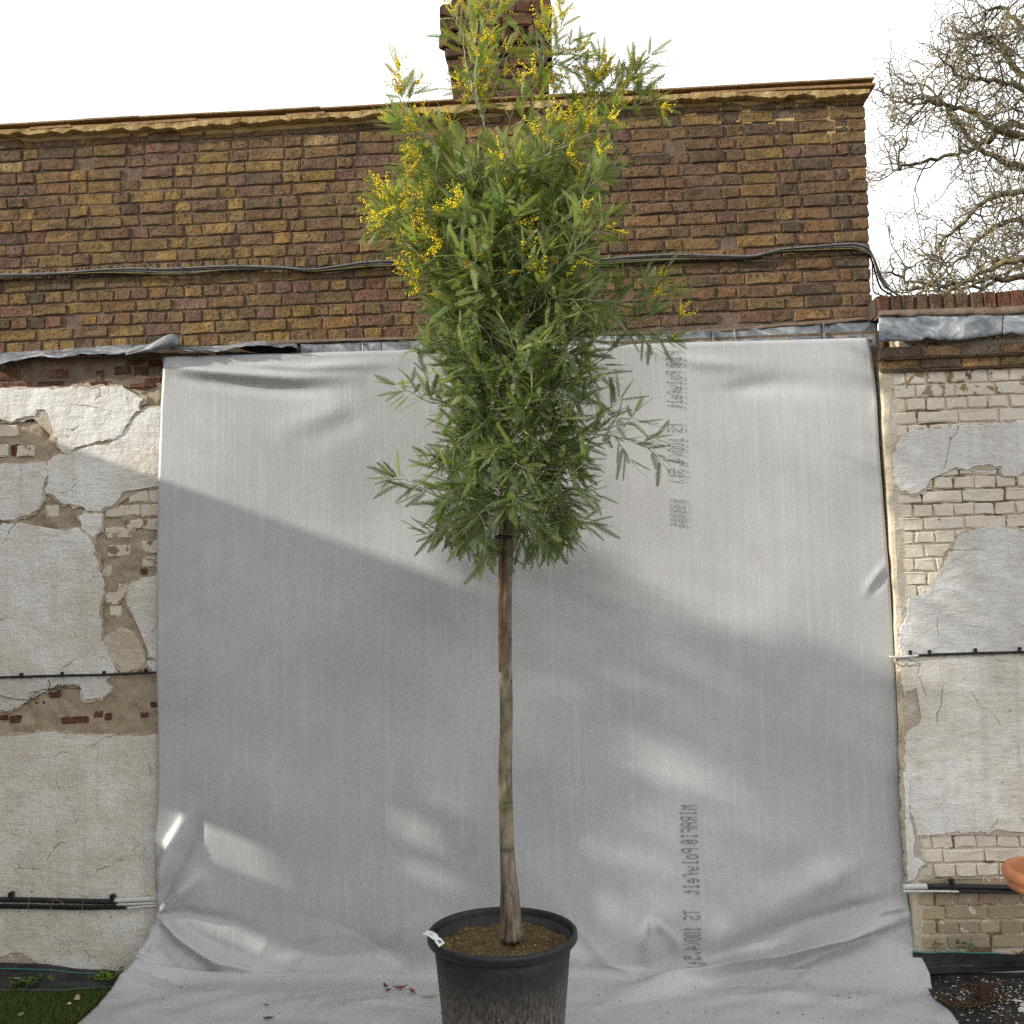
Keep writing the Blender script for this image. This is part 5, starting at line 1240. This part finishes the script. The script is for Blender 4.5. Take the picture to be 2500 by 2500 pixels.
weed('leafy_weed', 60, 2418, 16, .10, .06, 'low leafy weed against black membrane at the far left', leaf=.034)
weed('leafy_weed', 105, 2410, 9, .05, .055, 'small rounded weed in the middle of the membrane edge, left side', leaf=.03)
weed('leafy_weed', 262, 2408, 18, .06, .09, 'bright bushy weed touching the left edge of the grey backdrop', (0.16, 0.26, 0.035), .034)
weed('leafy_weed', 235, 2405, 8, .05, .05, 'paler low weed beside the bushy weed near the backdrop', (0.16, 0.21, 0.06), .016)
weed('leafy_weed', 2266, 2372, 7, .025, .04, 'tiny green weed at the right foot of the backdrop', leaf=.014)
weed('leafy_weed', 2335, 2320, 7, .03, .06, 'small weed growing from the foot of painted brick wall', leaf=.014, at_=onwall(2340, 2322, RO+.03))
weed('leafy_weed', 2363, 2320, 8, .03, .05, 'weed beside a white chip at the foot of painted wall', leaf=.014, at_=onwall(2366, 2322, RO+.03))
weed('leafy_weed', 2300, 2318, 7, .04, .05, 'dull mossy weed at the foot of painted wall nearest the backdrop', (0.07, .10, .03), .012, at_=onwall(2295, 2322, RO+.03))
weed('leafy_weed', 0, 0, 7, .012, .03, 'tiny clover seedling beside the trunk in the pot', leaf=.010, at_=TP(1275, 2284, -.10)+V((0, 0, .0)))
# membrane upstands
def film(name, tops, bots, off_t, label, parent=None, gz=lambda y: 0.0):
    """sheet leaning on the wall (top pixels) and running out to ground points (bottom pixels)"""
    rows = []; n = 60; nr2 = 14
    for j in range(nr2+1):
        s = j/nr2; line = []
        for i in range(n+1):
            t = i/n; xa = lerp(tops[0][0], tops[-1][0], t); xb = lerp(bots[0][0], bots[-1][0], t)
            a = onwall(xa, table(xa, tops), off_t); yb = table(xb, bots); b = onground(xb, yb, 0.012+gz(yb))
            p = a.lerp(b, s); sag = -0.25*(a.z-b.z)*math.sin(math.pi*min(1, s*1.1)); p.z = max(0.010+gz(2400 if gz(0) == 0 else 2374), p.z+sag)
            roll = math.exp(-((s-0.72)/0.09)**2)*0.035+math.exp(-((s-0.35)/0.06)**2)*0.012
            p.z += roll+0.006*fbm((p.x*5, p.y*9, 3)); line.append(p)
        rows.append(line)
    vs = [p for l in rows for p in l]; m_ = n+1
    o = obj(name, vs, [(j*m_+i, (j+1)*m_+i, (j+1)*m_+i+1, j*m_+i+1) for j in range(nr2) for i in range(n)], FILM, parent, True); return o, rows
t = thing('membrane_strip', onground(150, 2400), 'black plastic membrane with turquoise thread lapped against plastered wall', 'membrane')
o, rows_ = film('membrane', [(-260, 2346), (0, 2350), (120, 2355), (180, 2364), (300, 2370), (325, 2371)], [(-260, 2424), (0, 2422), (130, 2424), (290, 2412)], 0.03, '', t)
g = Geo(); g.tube([p.lerp(q2, 0.35)+Z*0.004+N*0.003 for p, q2 in zip(rows_[2], rows_[3])], .0028, 5); g.obj('thread', TEAL, t, True)
g = Geo(); g.tube([p+Z*0.004 for p in rows_[13]], .0025, 5); g.obj('thread', simple('blue_thread', (0.2, 0.27, 0.36), .5, .3, 0), t, True)
t = thing('membrane_strip', onground(2400, 2360), 'rolled black membrane edge at the foot of painted brick wall', 'membrane')
o, rows_ = film('membrane', [(2228, 2325), (2260, 2327), (2400, 2328), (2600, 2334)], [(2238, 2379), (2260, 2378), (2600, 2368)], RO+.02, '', t, zr)
g = Geo(); g.tube([p+Z*0.004 for p in rows_[0]][:36], .003, 5); g.obj('thread', TEAL, t, True)
nx, ny = 80, 50; vs = []
for j in range(ny+1):
    py = lerp(2362, 2640, (j/ny)**1.2); xl_ = table(py, [(2362, 2226), (2400, 2256), (2440, 2281), (2500, 2333), (2640, 2450)])
    for i in range(nx+1):
        px = lerp(xl_, 2760, i/nx); p = onground(px, py, zr(py)); vs.append((p.x, p.y, p.z+0.004*fbm((p.x*5, p.y*6, 1))+0.003*abs(fbm((p.x*1.5, p.y*14, 7)))))
o = obj('ground_membrane', vs, [(j*(nx+1)+i, (j+1)*(nx+1)+i, (j+1)*(nx+1)+i+1, j*(nx+1)+i+1) for j in range(ny) for i in range(nx)], FILM, None, True); tag(o, kind='structure')
def rightpos():
    px = random.uniform(2230, 2520); py = random.uniform(2385, 2500); dn = math.exp(-(((px-2400)/90)**2+((py-2435)/28)**2))+0.22+0.5*math.exp(-((py-2440)/6)**2)*(px > 2400)
    if random.random() > dn: return None
    p = onground(px, py, zr(py)+.003); return p
vs, fs, tt = chips(1000, rightpos, [(0.62, 0.56, 0.42), (0.50, 0.38, 0.2), (0.30, 0.20, 0.11), (0.7, 0.68, 0.62), (0.22, 0.14, 0.09)], .004, .017)
tag(obj('plaster_crumbs', vs, fs, CHIP, None, False, tt), 'pale crumbs and chaff scattered on black ground at lower right', 'debris', kind='stuff')
def filmpos():
    px = random.uniform(2240, 2510); py = random.uniform(2345, 2366)
    p = onground(px, py, .05); p.z = .062; return p if random.random() < .5 else None
for (a, b, s, lb_) in ((2487, 2448, .055, 'topmost of three white paint flakes on black ground by the right edge'), (2499, 2458, .05, 'middle one of three white paint flakes on black ground by the right edge'), (2496, 2468, .05, 'lowest of three white paint flakes on black ground by the right edge'), (2430, 2473, .028, 'lone white flake below the dry root tangle')):
    p = onground(a, b, zr(b)); vs, fs, tt = chips(1, lambda: p+Z*.006, [(0.66, .64, .58)], s, s*1.1, .25)
    o = obj('paint_flake', vs, fs, CHIP, None, False, tt); tag(o, lb_, 'flake', 'paint flakes on the black ground')
t = thing('root_tangle', onground(2390, 2445), 'dry brown tangle of roots and vine on black ground at lower right', 'dead plant')
for k, pl in enumerate(([(2285, 2438), (2310, 2446), (2340, 2452), (2380, 2452), (2410, 2447)], [(2292, 2442), (2330, 2455), (2370, 2456), (2412, 2450)], [(2280, 2424), (2300, 2434), (2330, 2448)], [(2412, 2449), (2402, 2430), (2395, 2415), (2400, 2395)])):
    g = Geo(); g.tube(smoothline([onground(a, b, zr(b)+.012+.01*k)+rv(.004) for a, b in pl], 5), [.007, .006, .005, .004][k] if k < 4 else .004, 6); g.obj('stem', simple('dry_stem', (0.085, .05, .032), .9, .1, .5), t, True)
g = Geo()
for k in range(90):
    py_ = random.gauss(2425, 14); c = onground(random.gauss(2402, 12), py_, zr(py_)+.006); d = V((random.uniform(-1, 1), random.uniform(-.7, .7), random.uniform(.1, .8))); pts = [c]
    for i in range(5): d = (d+rv(.6)).normalized(); d.z = d.z*0.6; q2 = pts[-1]+d*.022; q2.z = max(c.z, q2.z); pts.append(q2)
    g.tube(pts, .0016, 3, cap=False)
tag(g.obj('rootlets', simple('rootlet', (0.12, .065, .045), .9, .1, 0), t), kind='stuff')
# leaves on the sheet
def on_sheet(px, py, lift=0.004):
    best = None
    u_, b_ = sb(px, py); uL, uR = table(b_, eL), table(b_, eR); A = sheet_pts(np.array([(u_-uL)/(uR-uL)]), np.array([b_]))[0]; return V(A)+Z*lift
def leaf(name, px, py, ln, ang, col, label, curl=.35, wid=.3):
    c = on_sheet(px, py, .006); d = V((math.cos(ang), math.sin(ang)*1.0, 0)); s = V((-d.y, d.x, 0)); vs = []; n = 8
    for i in range(n+1):
        t_ = i/n; w_ = ln*wid*math.sin(math.pi*min(.995, max(.02, t_)))**.8*.5; p = c+d*ln*(t_-.5)+Z*curl*ln*(2*t_-1)**2*.5
        vs += [p+s*w_+Z*w_*.8, p+Z*0.001, p-s*w_+Z*w_*.8]
    fs = [(i*3+k, i*3+k+1, i*3+k+4, i*3+k+3) for i in range(n) for k in range(2)]
    m_ = simple(name+'_skin', col, .45, .4, .2, 40, .25); o = obj(name, vs, fs, m_, None, True); md = o.modifiers.new('t', 'SOLIDIFY'); md.thickness = .0008
    tag(o, label, 'leaf')
leaf('fallen_leaf', 977, 2418, .085, .15, (0.33, .07, .04), 'long curled red leaf on the backdrop floor left of the pot', .45)
leaf('fallen_leaf', 1006, 2428, .055, -1.0, (0.36, .075, .07), 'bright red folded leaf nearest the pot on the backdrop floor', .5, .5)
leaf('fallen_leaf', 1048, 2438, .10, .08, (0.30, .38, .10), 'narrow green leaf tucked against the left of the pot', .08, .13)
leaf('fallen_leaf', 942, 2418, .05, -1.0, (0.09, .035, .03), 'dark crumpled leaf left of the red leaves', .8, .4)
leaf('fallen_leaf', 948, 2430, .035, .8, (0.12, .03, .03), 'small dark red leaf scrap under the crumpled leaf', .6, .5)
leaf('fallen_leaf', 655, 2497, .06, .1, (0.12, .06, .03), 'brown dry leaf at the bottom edge on the backdrop', .3, .35)
leaf('fallen_leaf', 650, 2470, .035, -.1, (0.08, .065, .035), 'thin olive leaf scrap on the backdrop near the bottom', .2, .3)
def specks():
    px = random.choice((random.uniform(280, 1080), random.uniform(1380, 2150))); py = random.uniform(2405, 2498) if random.random() < .85 else random.uniform(2385, 2410); return on_sheet(px, py, .001)
vs, fs, tt = chips(110, specks, [(0.05, .035, .025), (0.11, .06, .04), (0.16, .10, .07), (0.03, .03, .03)], .004, .011)
tag(obj('floor_crumbs', vs, fs, CHIP, None, False, tt), 'dark crumbs of soil sprinkled over the backdrop floor', 'crumbs', kind='stuff')
for (a, b, s, c_, lb_) in ((188, 2436, .05, (0.5, .38, .24), 'pale brown bark scrap lying flat on the lawn'), (124, 2395, .035, (0.62, .58, .52), 'cream stone resting on black membrane'), (52, 2476, .035, (0.33, .27, .2), 'round buff pebble low on the lawn'), (168, 2450, .022, (0.7, .68, .6), 'white pebble in the middle of the lawn'), (40, 2389, .03, (0.62, .57, .46), 'pair of pale crumbs on membrane at the far left')):
    p = onground(a, b, .03); vs, fs, tt = chips(3 if 'pair' in lb_ else 1, lambda: p+V((random.uniform(-.02, .02)*(1 if 'pair' in lb_ else 0), 0, 0)), [c_], s, s*1.1, .35); tag(obj('pebble', vs, fs, CHIP, None, False, tt), lb_, 'pebble')
# terracotta pot at the right edge
tyy = 4.75; e = aty(2459, 2145, tyy); tr_ = 0.24; tcx = e.x+tr_; tz = aty(2500, 2122, tyy).z
t = thing('terracotta_pot', V((tcx, tyy, 0)), 'orange terracotta pot with thick rolled rim cut by the right edge', 'pot')
K = 0.24/0.30
vs, fs = lathe([(r_*K, z) for r_, z in ((0, .02), (.10, .02), (.105, .03), (.115, tz*.5), (.135, tz-.115), (.255, tz-.095), (.24, tz-.092), (.12, tz-.11), (.09, .08), (0, .08))], tcx, tyy, 64); obj('pot_body', vs, fs, TERRA, t, True)
vs, fs = lathe([(r_*K, z) for r_, z in ((.235, tz-.098), (.268, tz-.098), (.276, tz-.075), (.275, tz-.058), (.292, tz-.052), (.30, tz-.032), (.297, tz-.012), (.285, tz), (.265, tz), (.256, tz-.012), (.25, tz-.09))], tcx, tyy, 64); obj('pot_rim', vs, fs, TERRA, t, True)
vs, fs = lathe([(0, tz-.09), (.252*K, tz-.085)], tcx, tyy, 48); obj('pot_soil', vs, fs, COMPOST, t)
